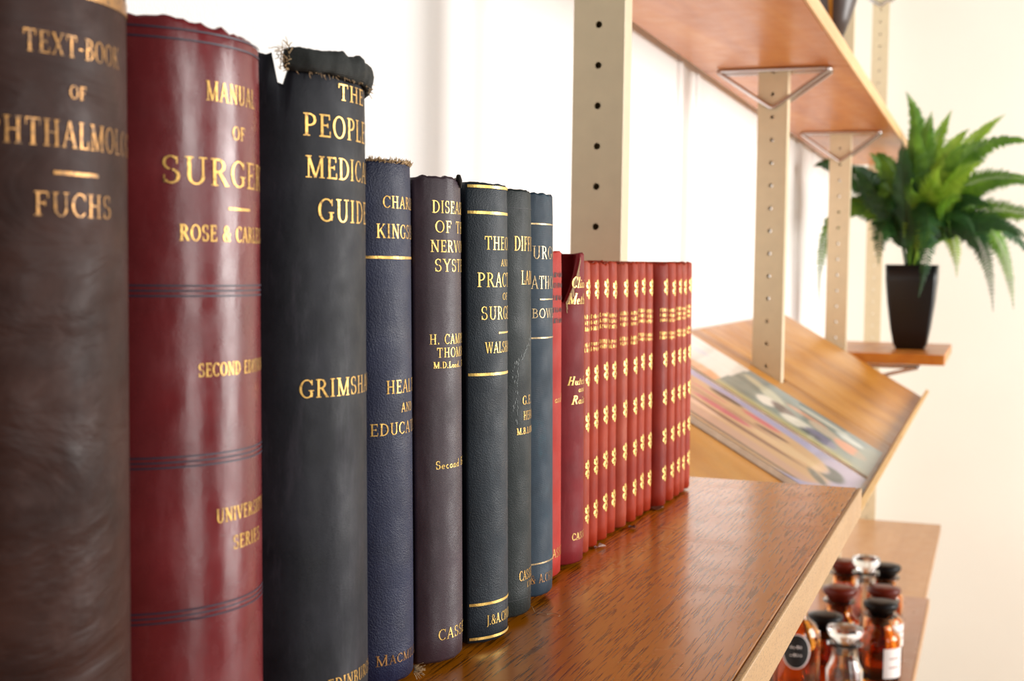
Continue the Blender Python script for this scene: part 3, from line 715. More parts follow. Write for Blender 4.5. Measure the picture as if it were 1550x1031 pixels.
def threads(name, parent, seeds, r, mat, spread, rnd):
    V_, F_ = [], []
    for p, d, L in seeds:
        pts = [Vector(p)]; dd = Vector(d).normalized()
        for k in range(5):
            dd = (dd+Vector((rnd.uniform(-1, 1), rnd.uniform(-1, 1), rnd.uniform(-1, 1)))*spread).normalized(); pts.append(pts[-1]+dd*L/5)
        add_geo(V_, F_, tube_geo(pts, [r, r, r*0.9, r*0.8, r*0.6, r*0.4], 5))
    return mesh_obj(name, V_, F_, mat, parent, True)
rnd = random.Random(3); sd = []
for k in range(60):
    u = rnd.uniform(-0.034, -0.030); sd.append((b.pt(u, 0.2490+rnd.uniform(0, 0.0085), rnd.uniform(-0.002, 0.003)), (0.2, -1, rnd.uniform(-0.6, 0.9)), rnd.uniform(0.002, 0.005)))
for k in range(45):
    u = rnd.uniform(-0.03, 0.036); sd.append((b.pt(u, 0.2484+rnd.uniform(0, 0.001), 0.0016), (0.5, 0, -1), rnd.uniform(0.001, 0.0022)))
for k in range(26):
    sd.append((b.pt(0.033+rnd.uniform(0, 0.003), 0.2482+rnd.uniform(0, 0.009), 0.004), (1, 0.8, rnd.uniform(-0.6, 0.6)), rnd.uniform(0.002, 0.004)))
threads('frayed_threads', b.spine, sd, 0.00016, M['fray'], 0.4, rnd)
sd = []
for k in range(60):
    x = b.xj-0.009-rnd.uniform(0, 0.004); sd.append(((x, b.Y0+0.0004+rnd.uniform(0, 0.0028)-b.lean*0.152, 0.2528), (rnd.uniform(0, 0.8), rnd.uniform(-0.3, 0.3), 1), rnd.uniform(0.001, 0.004)))
threads('board_corner_fray', b.root, sd, 0.00018, M['fray_dark'], 0.4, rnd)
# 4 navy
def tn(b, us, mat, tt=0.0011): return [q for u0, u1, z in us for q in rule_quads(u0, u1, z, tt)]
b = Book('navy pebbled book with a frayed tan head, beside the charcoal one', -0.2304, 0.4842, 0.0432, 56, 0.0400, 0.2238, MB['kings'], GR, fray=0.0007, seed=4, zbot=0.0050)
Q = text_quads('CHARLES', *ctr(0.001, -0.0142), 0.2045, 0.0049)+text_quads('KINGSLEY', *ctr(0.000, -0.0174), 0.1922, 0.0058)
b.quads('author_lettering', Q, M['gold'], label='gold author lettering')
Q = text_quads('HEALTH', *ctr(0.001, -0.0133), 0.1281, 0.0055)+text_quads('AND', *ctr(0.001, -0.0046), 0.1200, 0.0038)
Q += text_quads('EDUCATION', *ctr(0.000, -0.0210), 0.1109, 0.0050)
b.quads('title_lettering', Q, M['gold'], label='gold title lettering')
b.quads('publisher_lettering', text_quads('M', -0.0195, -0.0135, 0.0136, 0.0046)+text_quads('ACMILLAN', -0.0130, 0.0185, 0.0136, 0.0038), M['gold_dull'], label='rubbed dull gold lettering')
b.quads('gilt_rule', tn(b, [(-0.0225, 0.0225, 0.1843)], None), M['gold'])
rnd = random.Random(5); sd = []
for k in range(260):
    u = rnd.uniform(-0.021, 0.021); sd.append((b.pt(u, 0.2225+rnd.uniform(0, 0.0012), 0.0002-rnd.uniform(0, 0.0018)), (rnd.uniform(-0.2, 0.5), rnd.uniform(-0.6, 0.6), rnd.uniform(0.2, 1)), rnd.uniform(0.0008, 0.0024)))
threads('frayed_head', b.spine, sd, 0.00022, M['fray'], 0.35, rnd)
sd = []
for k in range(46):
    sd.append((b.pt(rnd.uniform(0.006, 0.018), 0.0052, 0.0002), (1, rnd.uniform(-0.3, 1), rnd.uniform(-0.8, 0.1)), rnd.uniform(0.002, 0.006)))
threads('frayed_tail', b.spine, [(p, d, min(L, 0.0052)) for p, d, L in sd], 0.0002, M['fray'], 0.3, rnd)
# 5 plum grey
def zt5(u): return 0.2198-(0.0042*max(0, 1-abs(u-0.0015)/0.0035))
b = Book('plum-grey cloth book with a nicked head, between navy and slate books', -0.2247, 0.5284, 0.0406, 62, 0.0430, 0.2202, MB['dis'], GR, fray=0.0007, seed=5, zbot=0.0030)
Q = text_quads('DISEASES', *ctr(-0.0018, -0.0163), 0.2043, 0.0054)+text_quads('OF THE', *ctr(-0.0008, -0.0149), 0.1958, 0.0052)
Q += text_quads('NERVOUS', *ctr(-0.0014, -0.0172), 0.1873, 0.0052)+text_quads('SYSTEM', *ctr(0.000, -0.0153), 0.1788, 0.0055)
Q += text_quads('H. CAMPBELL', *ctr(0.000, -0.0180), 0.1468, 0.0044)+text_quads('THOMSON', *ctr(0.000, -0.0144), 0.1409, 0.0043)
Q += text_quads('M.D.Lond., F.R.C.P.', *ctr(0.0015, -0.0162), 0.1362, 0.0028, bold=1.3)+text_quads('Second Edition', *ctr(0.002, -0.0154), 0.0912, 0.0036, bold=1.2)
Q += text_quads('CASSELL', *ctr(0.0005, -0.0146), 0.0133, 0.0050)
b.quads('title_lettering', Q, M['gold_bright'], label='bright gold title lettering')
V_, F_ = [], []; pts = [b.pt(0.0005+k*0.0007, 0.2215-0.0009*k+0.0006*(k % 2), 0.0004) for k in range(7)]
mesh_obj('torn_nick', *tube_geo(pts, [0.0004, 0.0011, 0.0014, 0.0013, 0.0011, 0.0008, 0.0004], 7), M['dark_inside'], b.spine, True)
# 6 slate
b = Book('dark slate-blue book with paired gold rules and gold capitals', -0.2180, 0.5697, 0.042, 55, 0.0440, 0.2199, MB['theory'], GR, fray=0.0004, seed=6, zbot=0.0022)
Q = text_quads('THEORY', *ctr(0.001, -0.0152), 0.1892, 0.0062)+text_quads('AND', *ctr(0.0015, -0.0037), 0.1816, 0.0032)
Q += text_quads('PRACTICE', *ctr(0.001, -0.0192), 0.1718, 0.0067)+text_quads('OF', *ctr(0.0015, -0.0021), 0.1657, 0.0033)
Q += text_quads('SURGERY', *ctr(0.001, -0.0173), 0.1565, 0.0062)+text_quads('WALSHAM', *ctr(-0.0008, -0.0149), 0.1408, 0.0052)
Q += text_quads('J.&A.CHURCHILL', *ctr(0.003, -0.0148), 0.0105, 0.0048, gap=0.06)
b.quads('title_lettering', Q, M['gold_bright'], label='bright gold title lettering')
b.quads('short_rule', rule_quads(-0.0058, 0.008, 0.1502, 0.0008), M['gold_bright'])
for z in (0.2182, 0.2062, 0.1309, 0.0211, 0.0046):
    b.quads('gilt_rule', rule_quads(-0.0238, 0.024, z, 0.0013), M['gold_bright'])
# 7 black-green
b = Book('narrow black-green book with a scratched spine, between two slate-blue books', -0.2210, 0.6122, 0.043, 52, 0.0434, 0.2196, MB['dif'], GR, fray=0.0004, seed=7, zbot=0.0030)
Q = text_quads('DIFFICULT', -0.0130, 0.0240, 0.1895, 0.0072)+text_quads('LABOUR', -0.0076, 0.0190, 0.1727, 0.0069)
Q += text_quads('G.E.', -0.0066, 0.0050, 0.1119, 0.0045)
Q += text_quads('HERMAN', -0.0058, 0.017, 0.1040, 0.0045)+text_quads('M.B.LOND.', -0.0113, 0.0120, 0.0969, 0.0033, bold=1.2)
Q += text_quads('CASSELL', -0.0094, 0.0110, 0.0212, 0.0052)+text_quads('LTD', -0.0018, 0.0050, 0.0168, 0.0030)
b.quads('title_lettering', Q, M['gold'], label='gold title lettering')
for z in (0.0120, 0.2105): b.quads('blind_rule', rule_quads(-0.0225, 0.0225, z, 0.0004), M['blind'])
rnd = random.Random(8); Q = []
for k in range(46):
    f = k/45; u = -0.0125+0.018*f+rnd.uniform(-0.0012, 0.0012); z = 0.1325+0.016*f**1.4+rnd.uniform(-0.001, 0.001)
    if k % 3: Q += ribbon2([(u, z), (u+rnd.uniform(0.0003, 0.001), z+rnd.uniform(0.0005, 0.0016))], 0.00028)
for k in range(40):
    u = rnd.uniform(-0.0145, -0.010); z = rnd.uniform(0.10, 0.135); Q += ribbon2([(u, z), (u+rnd.uniform(-0.0004, 0.0004), z+rnd.uniform(0.0005, 0.002))], 0.00022)
b.quads('scuff_marks', Q, plain('pale_scuff', (150, 156, 156), 0.8), label='pale scratches')
rnd = random.Random(9)
pts = [b.pt(0.010, 0.004, 0.0003)]; pts = [Vector(p) for p in pts]
for k in range(26):
    a = k*0.62; pts.append(pts[0]+Vector((0.0006*k+0.0022*math.sin(a)*(k/26), 0.0010*math.cos(a)*k/9, 0))+Vector((0, 0, -min(0.0034, 0.0012*k))))
mesh_obj('loose_thread', *tube_geo(pts, 0.00013, 5), M['fray'], b.spine, True)
# 8 blue slate
b = Book('blue-slate book with teal stains, next to the first red book', -0.2234, 0.6557, 0.042, 52, 0.0457, 0.2203, MB['surg'], GR, fray=0.0006, seed=8, zbot=0.0036)
Q = text_quads('SURGICAL', -0.0215, 0.0225, 0.1859, 0.0068)+text_quads('PATHOLOGY', -0.0218, 0.0240, 0.1701, 0.0068)
Q += text_quads('BOWLBY', -0.0169, 0.0165, 0.1546, 0.0050)
b.quads('title_lettering', Q, M['gold_pale'], label='pale rubbed gold lettering')
b.quads('publisher_lettering', text_quads('J.& A.CHURCHILL', -0.0215, 0.0225, 0.0110, 0.0048), M['gold_dull'])
b.quads('short_rule', rule_quads(-0.0112, 0.006, 0.1645, 0.0007), M['gold_pale'])
for z in (0.2043, 0.1440, 0.0218): b.quads('gilt_rule', rule_quads(-0.0222, 0.0222, z, 0.0008), M['gold_pale'])
# 9 coral red
rnd = random.Random(12)
b = Book('plain coral-red book, mostly hidden behind the blue-slate one', -0.2327, 0.6982, 0.044, 50, 0.0404, 0.1906, MB['red'], GR, fray=0.0005, seed=9, zbot=0.0030)
Q = []
for z in (0.176, 0.170, 0.163, 0.156, 0.150): Q += scribble_quads(-0.009, 0.012, z, 0.0030, rnd)
b.quads('rubbed_lettering', Q, M['blind'], label='dark rubbed unreadable lettering')
b.quads('gilt_lettering', text_quads('and', -0.0060, 0.0045, 0.1044, 0.0048, 0.25), M['gold'])
b.quads('publisher_lettering', text_quads('CASSELL', -0.0125, 0.0150, 0.0143, 0.0052), M['gold'])
# 10 crimson with torn shoulder
def zt10(u):
    e = 0.1905
    if u < -0.0035: e = 0.1905-0.0295*min(1, (-0.0035-u)/0.0135)**0.8
    return e
b = Book('crimson book with a torn shoulder, last before the small red set', -0.2317, 0.7427, 0.040, 55, 0.0420, 0.1905, MB['clin'], GR, fray=0.0006, seed=10, ztopf=zt10, zbot=0.0026, board_mat=MB['s_c'])
Q = text_quads('Clinical', -0.0129, 0.0150, 0.1699, 0.0064, 0.28, bold=1.2)+text_quads('Methods', -0.0158, 0.0150, 0.1602, 0.0062, 0.28, bold=1.2)
b.quads('title_lettering', Q, M['gold_bright'], label='gold italic lettering')
Q = text_quads('Hutchison', -0.0158, 0.0180, 0.1117, 0.0050, 0.28, bold=1.2)+text_quads('and', -0.0058, 0.0040, 0.1072, 0.0040, 0.28, bold=1.2)+text_quads('Rainy', -0.0127, 0.0100, 0.1001, 0.0050, 0.28, bold=1.2)
b.quads('author_lettering', Q, M['gold_bright'], label='gold italic lettering')
b.quads('publisher_lettering', text_quads('CASSELL', -0.0115, 0.0130, 0.0171, 0.0043), M['gold_bright'])
Q = []
for k in range(30):
    u = -0.0165+0.0125*k/29; z = zt10(u)-0.0006; Q += ribbon2([(u, z), (u+0.0006, z-rnd.uniform(0.002, 0.008))], 0.0004)
b.quads('torn_edge', Q, M['fray'], label='pale torn cloth edge')

# 11 the set of small red volumes
S = [(-0.2365, 0.7832, 0.020, 0.0385), (-0.2370, 0.8037, 0.021, 0.0380), (-0.2372, 0.8252, 0.025, 0.0380), (-0.2383, 0.8507, 0.022, 0.0380),
     (-0.2368, 0.8732, 0.024, 0.0380), (-0.2358, 0.8977, 0.022, 0.0380), (-0.2362, 0.9202, 0.022, 0.0380), (-0.2362, 0.9427, 0.022, 0.0380),
     (-0.2310, 0.9652, 0.028, 0.0385), (-0.2309, 0.9937, 0.024, 0.0398), (-0.2310, 1.0182, 0.018, 0.0406), (-0.2311, 1.0367, 0.018, 0.0415), (-0.2313, 1.0552, 0.020, 0.0420)]
ORD = ['first', 'second', 'third', 'fourth', 'fifth', 'sixth', 'seventh', 'eighth', 'ninth', 'tenth', 'eleventh', 'twelfth']
KM = ['s_b', 's_a', 's_a', 's_a', 's_b', 's_a', 's_a', 's_a', 's_c', 's_a', 's_a', 's_b', 's_a']
KW = {'s_a': 'brick-red', 's_b': 'faded red', 's_c': 'deep red'}
for i, (xs, y0, T, ln) in enumerate(S):
    if i < 12: lb = 'small %s gilt-ornamented volume, %s of its set from the crimson book' % (KW[KM[i]], ORD[i])
    else: lb = 'small brick-red gilt-ornamented volume at the far end of the row'
    zt = 0.1846+0.0002*i+(0.0008 if i % 3 == 0 else 0)
    b = Book(lb, xs, y0, T, 80 if i in (2, 4, 5, 8, 9) else 68, ln, zt, MB[KM[i]], 'set of small red gilt volumes', fray=0.0008, seed=20+i, zbot=0.0016, depth=0.12)
    rnd = random.Random(40+i); jit = rnd.uniform(-0.001, 0.001); cu = -0.0012
    for z in (0.1685, 0.1140, 0.0850, 0.0550, 0.0265):
        b.quads('gilt_ornament', ornament_quads(cu, z+jit, 0.0125, T*0.34), M['gold_bright'])
    Q = []
    for z in (0.1500, 0.1462, 0.1424, 0.1325, 0.1292): Q += scribble_quads(cu-T*0.30, cu+T*0.30, z+jit, 0.0026, rnd)
    b.quads('title_lettering', Q, M['gold'], label='small rubbed gilt lettering')

# crumbs and paper scraps under the red books
def scrap(label, x_, y_, L, mat, seed):
    p = Vector((x_, y_, 0)); rnd = random.Random(seed)
    V_, F_ = [], []; n = 9
    for i in range(n):
        a = 2*PI*i/n; q = L*rnd.uniform(0.45, 1.0)
        V_.append((p.x+q*math.cos(a)*0.6, p.y+q*math.sin(a), 0.0003+rnd.uniform(0.0, 0.0022)))
    n0 = len(V_); V_ += [(x, y, z+0.0005) for x, y, z in V_]
    F_ = [tuple(range(n-1, -1, -1)), tuple(range(n, 2*n))]+[(i, (i+1) % n, n+(i+1) % n, n+i) for i in range(n)]
    tag(mesh_obj('paper_scrap', V_, F_, mat, origin=(p.x, p.y, 0)), label, 'scrap', 'crumbs of binding on the shelf')
scrap('pale flake of binding under the first small red volume', -0.2351, 0.8193, 0.007, plain('pinkish_flake', (190, 160, 150), 0.8), 1)
scrap('dark curled crumb of leather below the fifth small red volume', -0.2322, 0.8899, 0.006, plain('dark_flake', (84, 44, 36), 0.8), 2)
scrap('flat brown flake below the ninth small red volume', -0.2335, 0.9730, 0.010, plain('brown_flake', (110, 58, 30), 0.7), 3)

# ------------------------------------------------------------------ pot plant
PX, PY = -0.1875, 3.372
M['pot'] = plain('black_glazed_pot', (14, 14, 16), 0.35, 0, 0.05)
M['soil'] = plain('dark_soil', (40, 30, 22), 0.95)
pl = thing('potted_fern', 'green fern in a tapered black pot on the far shelf', 'plant', (PX, PY, 0))
V_, F_ = [], []
def sqring(h, z, n=6):
    out = []; rr = h*0.16
    for cx, cy, a0 in ((1, 1, 0), (-1, 1, 90), (-1, -1, 180), (1, -1, 270)):
        for k in range(n+1):
            a = math.radians(a0+90*k/n); out.append((PX+cx*(h-rr)+rr*math.cos(a), PY+cy*(h-rr)+rr*math.sin(a), z))
    return out
prof = [(0.030, 0.0), (0.034, 0.0), (0.034, 0.006), (0.038, 0.008), (0.046, 0.05), (0.054, 0.11), (0.0590, 0.165), (0.0605, 0.205), (0.0575, 0.205), (0.056, 0.185)]
rings = [sqring(h, z) for h, z in prof]; n = len(rings[0])
for r_ in rings: V_ += r_
for i in range(len(rings)-1):
    for k in range(n): F_.append((i*n+k, i*n+(k+1) % n, (i+1)*n+(k+1) % n, (i+1)*n+k))
F_.append(tuple(range(n-1, -1, -1)))
mesh_obj('pot', V_, F_, M['pot'], pl, True)
so = sqring(0.0565, 0.186); mesh_obj('soil', so+[(PX, PY, 0.192)], [(k, (k+1) % n, n) for k in range(n)], M['soil'], pl, True)

def leaf_mat(name, a, b_):
    t = NT(name); c = t.ramp(t.noise(t.mapping((1, 1, 1)), 26, 3), [(0.3, s2l(a)), (0.7, s2l(b_))])
    t.done(c, 0.42)
    tr = t.n('ShaderNodeBsdfTranslucent'); t.l(c, tr.inputs['Color'])
    mx = t.n('ShaderNodeMixShader'); mx.inputs[0].default_value = 0.35
    out = t.t.nodes['Material Output']
    t.l(t.b.outputs[0], mx.inputs[1]); t.l(tr.outputs[0], mx.inputs[2]); t.l(mx.outputs[0], out.inputs['Surface'])
    return t.m
LM = [leaf_mat('fern_green', (64, 108, 22), (116, 160, 44)), leaf_mat('unlit_fern_green', (26, 62, 28), (56, 102, 46)), leaf_mat('lit_fern_green', (110, 152, 30), (164, 196, 66))]  # one leaf in middle, unlit and lit tones, the light put into the colour
def bez(p, tt):
    a, b_, c, d = p; s = 1-tt
    return a*s**3+b_*3*s*s*tt+c*3*s*tt*tt+d*tt**3
def frond(pts, Lm, mat, rnd, npin=40):
    V_, F_ = [], []
    ctrl = [Vector(p) for p in pts]
    path = [bez(ctrl, i/24) for i in range(25)]
    add_geo(V_, F_, tube_geo(path, [0.0020-0.0014*i/24 for i in range(25)], 5))
    up0 = Vector((rnd.uniform(-0.4, 0.4), rnd.uniform(-1.3, -0.5), rnd.uniform(0.35, 0.7))).normalized()
    npin = max(30, int(sum((path[i+1]-path[i]).length for i in range(24))/0.0066))
    for k in range(npin):
        tt = 0.16+0.84*k/(npin-1); p = bez(ctrl, tt); tg = (bez(ctrl, min(1, tt+0.02))-bez(ctrl, max(0, tt-0.02))).normalized()
        side = tg.cross(up0)
        if side.length < 0.15: side = tg.cross(Vector((0.6, 0.2, 0.8)))
        side.normalize(); nrm = side.cross(tg).normalized()
        q = (tt-0.16)/0.84
        Ln = Lm*min(1, 0.35+q*3.2)*(1-max(0, (q-0.45)/0.57)**1.25)*rnd.uniform(0.82, 1.10)
        if Ln < 0.002: Ln = 0.002
        wd = 0.0033*min(1, Ln/0.02+0.3)
        for s in (-1, 1):
            d = (side*s+tg*0.42-nrm*rnd.uniform(0.05, 0.30)).normalized()
            a = p; n0 = len(V_)
            for j, (f, ww) in enumerate(((0, 0.6), (0.35, 1.0), (0.75, 0.7))):
                c = a+d*Ln*f-nrm*Ln*0.14*f*f
                V_.append(tuple(c+tg*wd*ww)); V_.append(tuple(c+nrm*wd*0.18)); V_.append(tuple(c-tg*wd*ww))
            V_.append(tuple(a+d*Ln-nrm*Ln*0.16))
            for j in (0, 3): F_.extend([(n0+j, n0+j+1, n0+j+4, n0+j+3), (n0+j+1, n0+j+2, n0+j+5, n0+j+4)])
            F_.extend([(n0+6, n0+7, n0+9), (n0+7, n0+8, n0+9)])
    mesh_obj('frond', V_, F_, mat, pl)
rnd = random.Random(11)
# each frond: two arch points, the tip, middle, unlit or lit green
FR = [((-0.1866, 3.3720, 0.3673), (-0.1559, 3.3720, 0.5264), (-0.2139, 3.3720, 0.6235), 0),
      ((-0.2408, 3.3720, 0.3676), (-0.3736, 3.3720, 0.4858), (-0.4242, 3.3220, 0.4435), 1),
      ((-0.2500, 3.3720, 0.4160), (-0.4301, 3.3720, 0.4311), (-0.4090, 3.3720, 0.1083), 0),
      ((-0.1724, 3.3960, 0.3685), (-0.0930, 3.4320, 0.5070), (0.0112, 3.4320, 0.5700), 2),
      ((-0.1716, 3.3720, 0.3832), (-0.0488, 3.3720, 0.5789), (0.1083, 3.3720, 0.4818), 0),
      ((-0.1625, 3.3520, 0.3660), (-0.0374, 3.3220, 0.4645), (0.1168, 3.3220, 0.3857), 0),
      ((-0.1544, 3.3720, 0.3192), (-0.0132, 3.3720, 0.3899), (0.1340, 3.3220, 0.2940), 0),
      ((-0.1395, 3.3480, 0.3657), (-0.0196, 3.3120, 0.3630), (0.0003, 3.2920, 0.0999), 1),
      ((-0.1257, 3.3840, 0.3676), (0.0242, 3.4020, 0.3835), (0.0460, 3.3720, 0.1054), 0),
      ((-0.2064, 3.3320, 0.4444), (-0.1117, 3.2720, 0.3768), (-0.1604, 3.1720, 0.1325), 1),
      ((-0.1733, 3.4040, 0.3851), (-0.0890, 3.4520, 0.3549), (-0.0873, 3.4720, 0.1790), 2),
      ((-0.1861, 3.3800, 0.3356), (-0.1605, 3.3920, 0.4965), (-0.1100, 3.4120, 0.5806), 2),
      ((-0.1769, 3.3520, 0.3343), (-0.1344, 3.3220, 0.4817), (-0.0672, 3.3220, 0.5255), 2),
      ((-0.1889, 3.3480, 0.3341), (-0.1846, 3.3120, 0.4661), (-0.1905, 3.3120, 0.5649), 0),
      ((-0.2213, 3.3800, 0.3195), (-0.2673, 3.3920, 0.4208), (-0.2944, 3.3920, 0.4309), 1),
      ((-0.2306, 3.3560, 0.3185), (-0.2987, 3.3320, 0.4298), (-0.3221, 3.3120, 0.4413), 1),
      ((-0.1850, 3.3600, 0.3347), (-0.1683, 3.3420, 0.4763), (-0.1505, 3.2920, 0.5646), 0),
      ((-0.1686, 3.3480, 0.3182), (-0.0958, 3.3120, 0.4491), (-0.0290, 3.2520, 0.4432), 2),
      ((-0.1491, 3.4040, 0.3527), (0.0326, 3.4520, 0.3704), (0.0991, 3.4920, 0.2028), 1),
      ((-0.2422, 3.4040, 0.3368), (-0.3113, 3.4520, 0.3890), (-0.3542, 3.4920, 0.3242), 1),
      ((-0.2094, 3.3960, 0.3040), (-0.2377, 3.4320, 0.3873), (-0.2612, 3.5320, 0.4019), 1),
      ((-0.1836, 3.3520, 0.3024), (-0.1544, 3.3220, 0.3958), (-0.1208, 3.1920, 0.4322), 2),
      ((-0.1753, 3.3400, 0.3020), (-0.1153, 3.2920, 0.3780), (-0.0746, 3.1520, 0.3545), 0),
      ((-0.1946, 3.3560, 0.3025), (-0.1953, 3.3320, 0.3731), (-0.1864, 3.2120, 0.4042), 0),
      ((-0.2232, 3.3480, 0.3502), (-0.2669, 3.3120, 0.3485), (-0.2582, 3.2520, 0.2048), 1),
      ((-0.1615, 3.3400, 0.3495), (-0.0706, 3.2920, 0.3622), (-0.0447, 3.2120, 0.2673), 1),
      ((-0.1538, 3.3480, 0.3340), (-0.0118, 3.3120, 0.3475), (0.0767, 3.2720, 0.2619), 1),
      ((-0.1870, 3.3960, 0.3363), (-0.1683, 3.4320, 0.4355), (-0.1552, 3.5120, 0.5158), 1),
      ((-0.2003, 3.3400, 0.3179), (-0.2152, 3.2920, 0.4101), (-0.2133, 3.2720, 0.4942), 1),
      ((-0.1769, 3.4120, 0.3370), (-0.1087, 3.4720, 0.4785), (-0.0486, 3.5320, 0.5155), 0)]
for k in range(28):
    a = 2*PI*k/28+rnd.uniform(-0.15, 0.15); e = rnd.uniform(0.6, 1.0)
    FR.append(((PX+0.002, PY, 0.322), (PX+0.012+0.080*math.cos(a), PY+rnd.uniform(-0.05, 0.08), 0.388+0.088*abs(math.sin(a))),
               (PX+0.026+0.168*math.cos(a)*e, PY+rnd.uniform(-0.08, 0.12), 0.378+0.150*math.sin(a)*e), rnd.choice((0, 0, 1, 2))))
for c1, c2, tip, mi in FR:
    base = Vector((PX+rnd.uniform(-0.018, 0.018), PY+rnd.uniform(-0.018, 0.018), 0.190))
    frond([base, c1, c2, tip], rnd.uniform(0.038, 0.049), LM[mi], rnd, 48)

# ------------------------------------------------------------------ bottles on the low shelf
def glass(name, rgb, rough=0.04, ior=1.5):
    t = NT(name); n_ = t.noise(t.mapping((1, 1, 1)), 30, 2); c = s2l(rgb)
    return t.done(t.ramp(n_, [(0.3, tuple(x*0.92 for x in c)), (0.7, c)]), rough, None, Transmission_Weight=1.0, IOR=ior)
M['amber'] = glass('amber_glass', (232, 150, 52))
M['clear'] = glass('clear_glass', (240, 238, 236))
M['clear_stop'] = glass('ground_clear_glass', (246, 246, 246), 0.12)
M['blackcap'] = plain('black_stopper', (14, 11, 12), 0.35, 0, 0.05, Specular_IOR_Level=0.2)
M['redcap'] = plain('red_brown_stopper', (92, 26, 14), 0.3, 0, 0.08, Specular_IOR_Level=0.25)
M['paper_label'] = plain('white_paper_label', (236, 228, 224), 0.6, 0, 0.03)
M['black_label'] = plain('black_paper_label', (22, 22, 24), 0.45, 0, 0.05)
M['ink'] = plain('brown_ink', (150, 84, 70), 0.8)
def wrap_patch(name, cx, cy, r, a0, a1, z0, z1, mat, parent, oval=False, n=16):
    V_, F_ = [], []
    K = 10 if oval else 1
    if oval:
        ac, zc = (a0+a1)/2, (z0+z1)/2; V_.append((cx+r*math.cos(ac), cy+r*math.sin(ac), zc)); N = 40
        for j in range(1, 6):
            for k in range(N):
                t_ = 2*PI*k/N; a = ac+(a1-a0)/2*math.cos(t_)*j/5; z = zc+(z1-z0)/2*math.sin(t_)*j/5
                V_.append((cx+r*math.cos(a), cy+r*math.sin(a), z))
        for k in range(N): F_.append((0, 1+k, 1+(k+1) % N))
        for j in range(4):
            for k in range(N): F_.append((1+j*N+k, 1+(j+1)*N+k, 1+(j+1)*N+(k+1) % N, 1+j*N+(k+1) % N))
    else:
        for i in range(n+1):
            a = a0+(a1-a0)*i/n
            for z in (z0, z1): V_.append((cx+r*math.cos(a), cy+r*math.sin(a), z))
        for i in range(n): F_.append((2*i, 2*i+2, 2*i+3, 2*i+1))
    return mesh_obj(name, V_, F_, mat, parent, True)
def bottle(label, cx, Y, H, rad, body, stop, lab=None, labz=(0.28, 0.62), neck=0.60):
    cy = Y; z = LZ
    r = thing('bottle', label, 'bottle', (cx, cy, z), 'apothecary bottles on the low shelf')
    hb = H*0.60; nr = rad*neck; dk = max(0.80, neck*1.3)
    outer = [(rad*0.90, 0.0), (rad, 0.004), (rad, hb*0.93), (rad*0.95, hb*0.99), (max(rad*0.8, nr*1.12), hb*1.06), (nr*1.08, hb*1.12), (nr, hb*1.17), (nr, H*0.80), (nr*1.35, H*0.815), (nr*1.35, H*0.835)]
    inner = [(nr*0.8, H*0.833), (nr*0.8, hb*1.15), (rad*0.70, hb*1.03), (rad*0.90, hb*0.93), (rad*0.91, 0.010), (rad*0.5, 0.007)]
    mesh_obj('glass_body', *lathe_geo([(a, z+q) for a, q in outer+inner], cx, cy), body, r, True)
    sp = [(nr*0.74, H*0.72), (nr*0.76, H*0.832), (nr*0.95, H*0.845), (nr*1.05, H*0.875), (rad*dk, H*0.915), (rad*(dk+0.07), H*0.95), (rad*(dk+0.03), H*0.985), (rad*0.5, H)]
    mesh_obj('stopper', *lathe_geo([(a, z+q) for a, q in sp], cx, cy), stop, r, True)
    if lab:
        a0, a1, kind = lab; a0, a1 = math.radians(a0), math.radians(a1)
        if kind == 'white':
            l_ = wrap_patch('paper_label', cx, cy, rad+0.0005, a0, a1, z+H*labz[0]*0.9, z+H*labz[1]*0.9, M['paper_label'], r); l_['label'] = 'white paper label'
            for k in range(2):
                q = z+H*(labz[0]+(labz[1]-labz[0])*(0.35+0.3*k))*0.9
                wrap_patch('label_line', cx, cy, rad+0.0009, a0+(a1-a0)*0.25, a0+(a1-a0)*0.75, q, q+0.002, M['ink'], l_)
        else:
            l_ = wrap_patch('oval_label', cx, cy, rad+0.0009, a0, a1, z+H*labz[0], z+H*labz[1], M['black_label'], r, True); l_['label'] = 'black oval label'
            lb = wrap_patch('label_border', cx, cy, rad+0.0005, a0-0.06, a1+0.06, z+H*labz[0]-0.0015, z+H*labz[1]+0.0015, M['paper_label'], r, True)
            for k in range(2):
                q = z+H*(labz[0]+(labz[1]-labz[0])*(0.36+0.24*k))
                for d_ in range(4):
                    u_ = a0+(a1-a0)*(0.28+0.12*d_)
                    wrap_patch('label_mark', cx, cy, rad+0.0013, u_, u_+(a1-a0)*(0.05+0.02*((d_+k) % 2)), q, q+0.0022+0.001*((d_*2+k) % 3), M['paper_label'], l_, False, 3)
AM, CL = M['amber'], M['clear']
bottle('clear glass bottle with a flat glass stopper and white label, in front', -0.2078, 2.165, 0.165, 0.029, CL, M['clear_stop'], (-80, 0, 'white'), (0.05, 0.46), 0.72)
bottle('amber bottle with a white-bordered black oval label, beside the shelf edge', -0.2829, 2.13, 0.270, 0.040, AM, M['blackcap'], (-108, -50, 'oval'), (0.40, 0.595), 0.45)
bottle('amber bottle with a black stopper, just behind the front clear bottle', -0.2550, 2.30, 0.147, 0.036, AM, M['blackcap'])
bottle('amber bottle with a glowing shoulder, in the middle of the left row', -0.2509, 2.49, 0.152, 0.037, AM, M['redcap'])
bottle('amber bottle with a red-brown stopper, rearmost of the left row', -0.2692, 2.75, 0.147, 0.036, AM, M['redcap'])
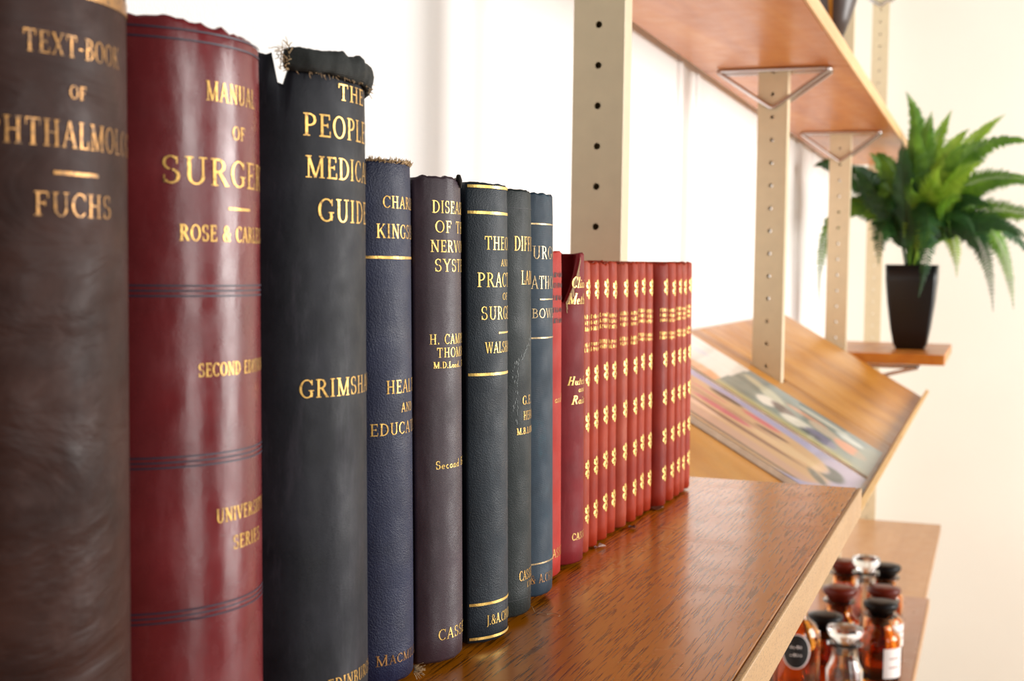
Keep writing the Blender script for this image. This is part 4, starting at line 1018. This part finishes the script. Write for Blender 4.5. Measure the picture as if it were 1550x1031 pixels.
bottle('tall clear bottle with a round glass stopper, at the back', -0.2161, 2.63, 0.184, 0.031, CL, M['clear_stop'])
bottle('amber bottle with a black stopper, rearmost of the right row', -0.1877, 2.74, 0.148, 0.036, AM, M['blackcap'])
bottle('amber bottle with a dark red stopper and white label, second of the right row', -0.1755, 2.545, 0.147, 0.036, AM, M['redcap'], (-75, 20, 'white'), (0.30, 0.62))
bottle('amber bottle with a flat black stopper and white label, front of the right row', -0.1721, 2.43, 0.147, 0.036, AM, M['blackcap'], (-75, -5, 'white'), (0.12, 0.52))

# ------------------------------------------------------------------ dark vessel on the upper shelf
VY = 2.72; pv = Vector((-0.3168, VY, 0)); zs = 0.528
vs = thing('vessel', 'dark brown tapering vessel on a pale metal stem, on the upper shelf', 'vessel', (pv.x, VY, zs))
M['dark_enamel'] = plain('dark_brown_enamel', (66, 52, 46), 0.35, 0, 0.1)
M['brass'] = plain('brass_strip', (170, 116, 40), 0.3, 0.6, 0.1)
M['pale_metal'] = plain('pale_metal', (220, 220, 226), 0.2, 0.8, 0.03)
z1 = 0.6511
body = [(0.012, z1), (0.022, z1+0.004), (0.034, z1+0.035), (0.045, z1+0.07), (0.053, z1+0.11), (0.056, z1+0.16), (0.052, z1+0.19), (0.02, z1+0.20)]
mesh_obj('vessel_body', *lathe_geo(body, pv.x, VY), M['dark_enamel'], vs, True)
mesh_obj('metal_stem', *lathe_geo([(0.055, zs), (0.055, zs+0.006), (0.016, zs+0.02), (0.012, zs+0.06), (0.016, z1-0.012), (0.021, z1-0.004), (0.019, z1+0.003)], pv.x, VY), M['pale_metal'], vs, True)
V_, F_ = [], []
for i, (r_, z_) in enumerate(body[1:7]):
    for a in (-1.70, -1.60, -1.50): V_.append((pv.x+(r_+0.0012)*math.cos(a), VY+(r_+0.0012)*math.sin(a), z_))
for i in range(5):
    for k in range(2): F_.append((3*i+k, 3*i+k+1, 3*i+k+4, 3*i+k+3))
mesh_obj('brass_strip', V_, F_, M['brass'], vs, True)

for o in bpy.data.objects:
    if '_o' in o: del o['_o']
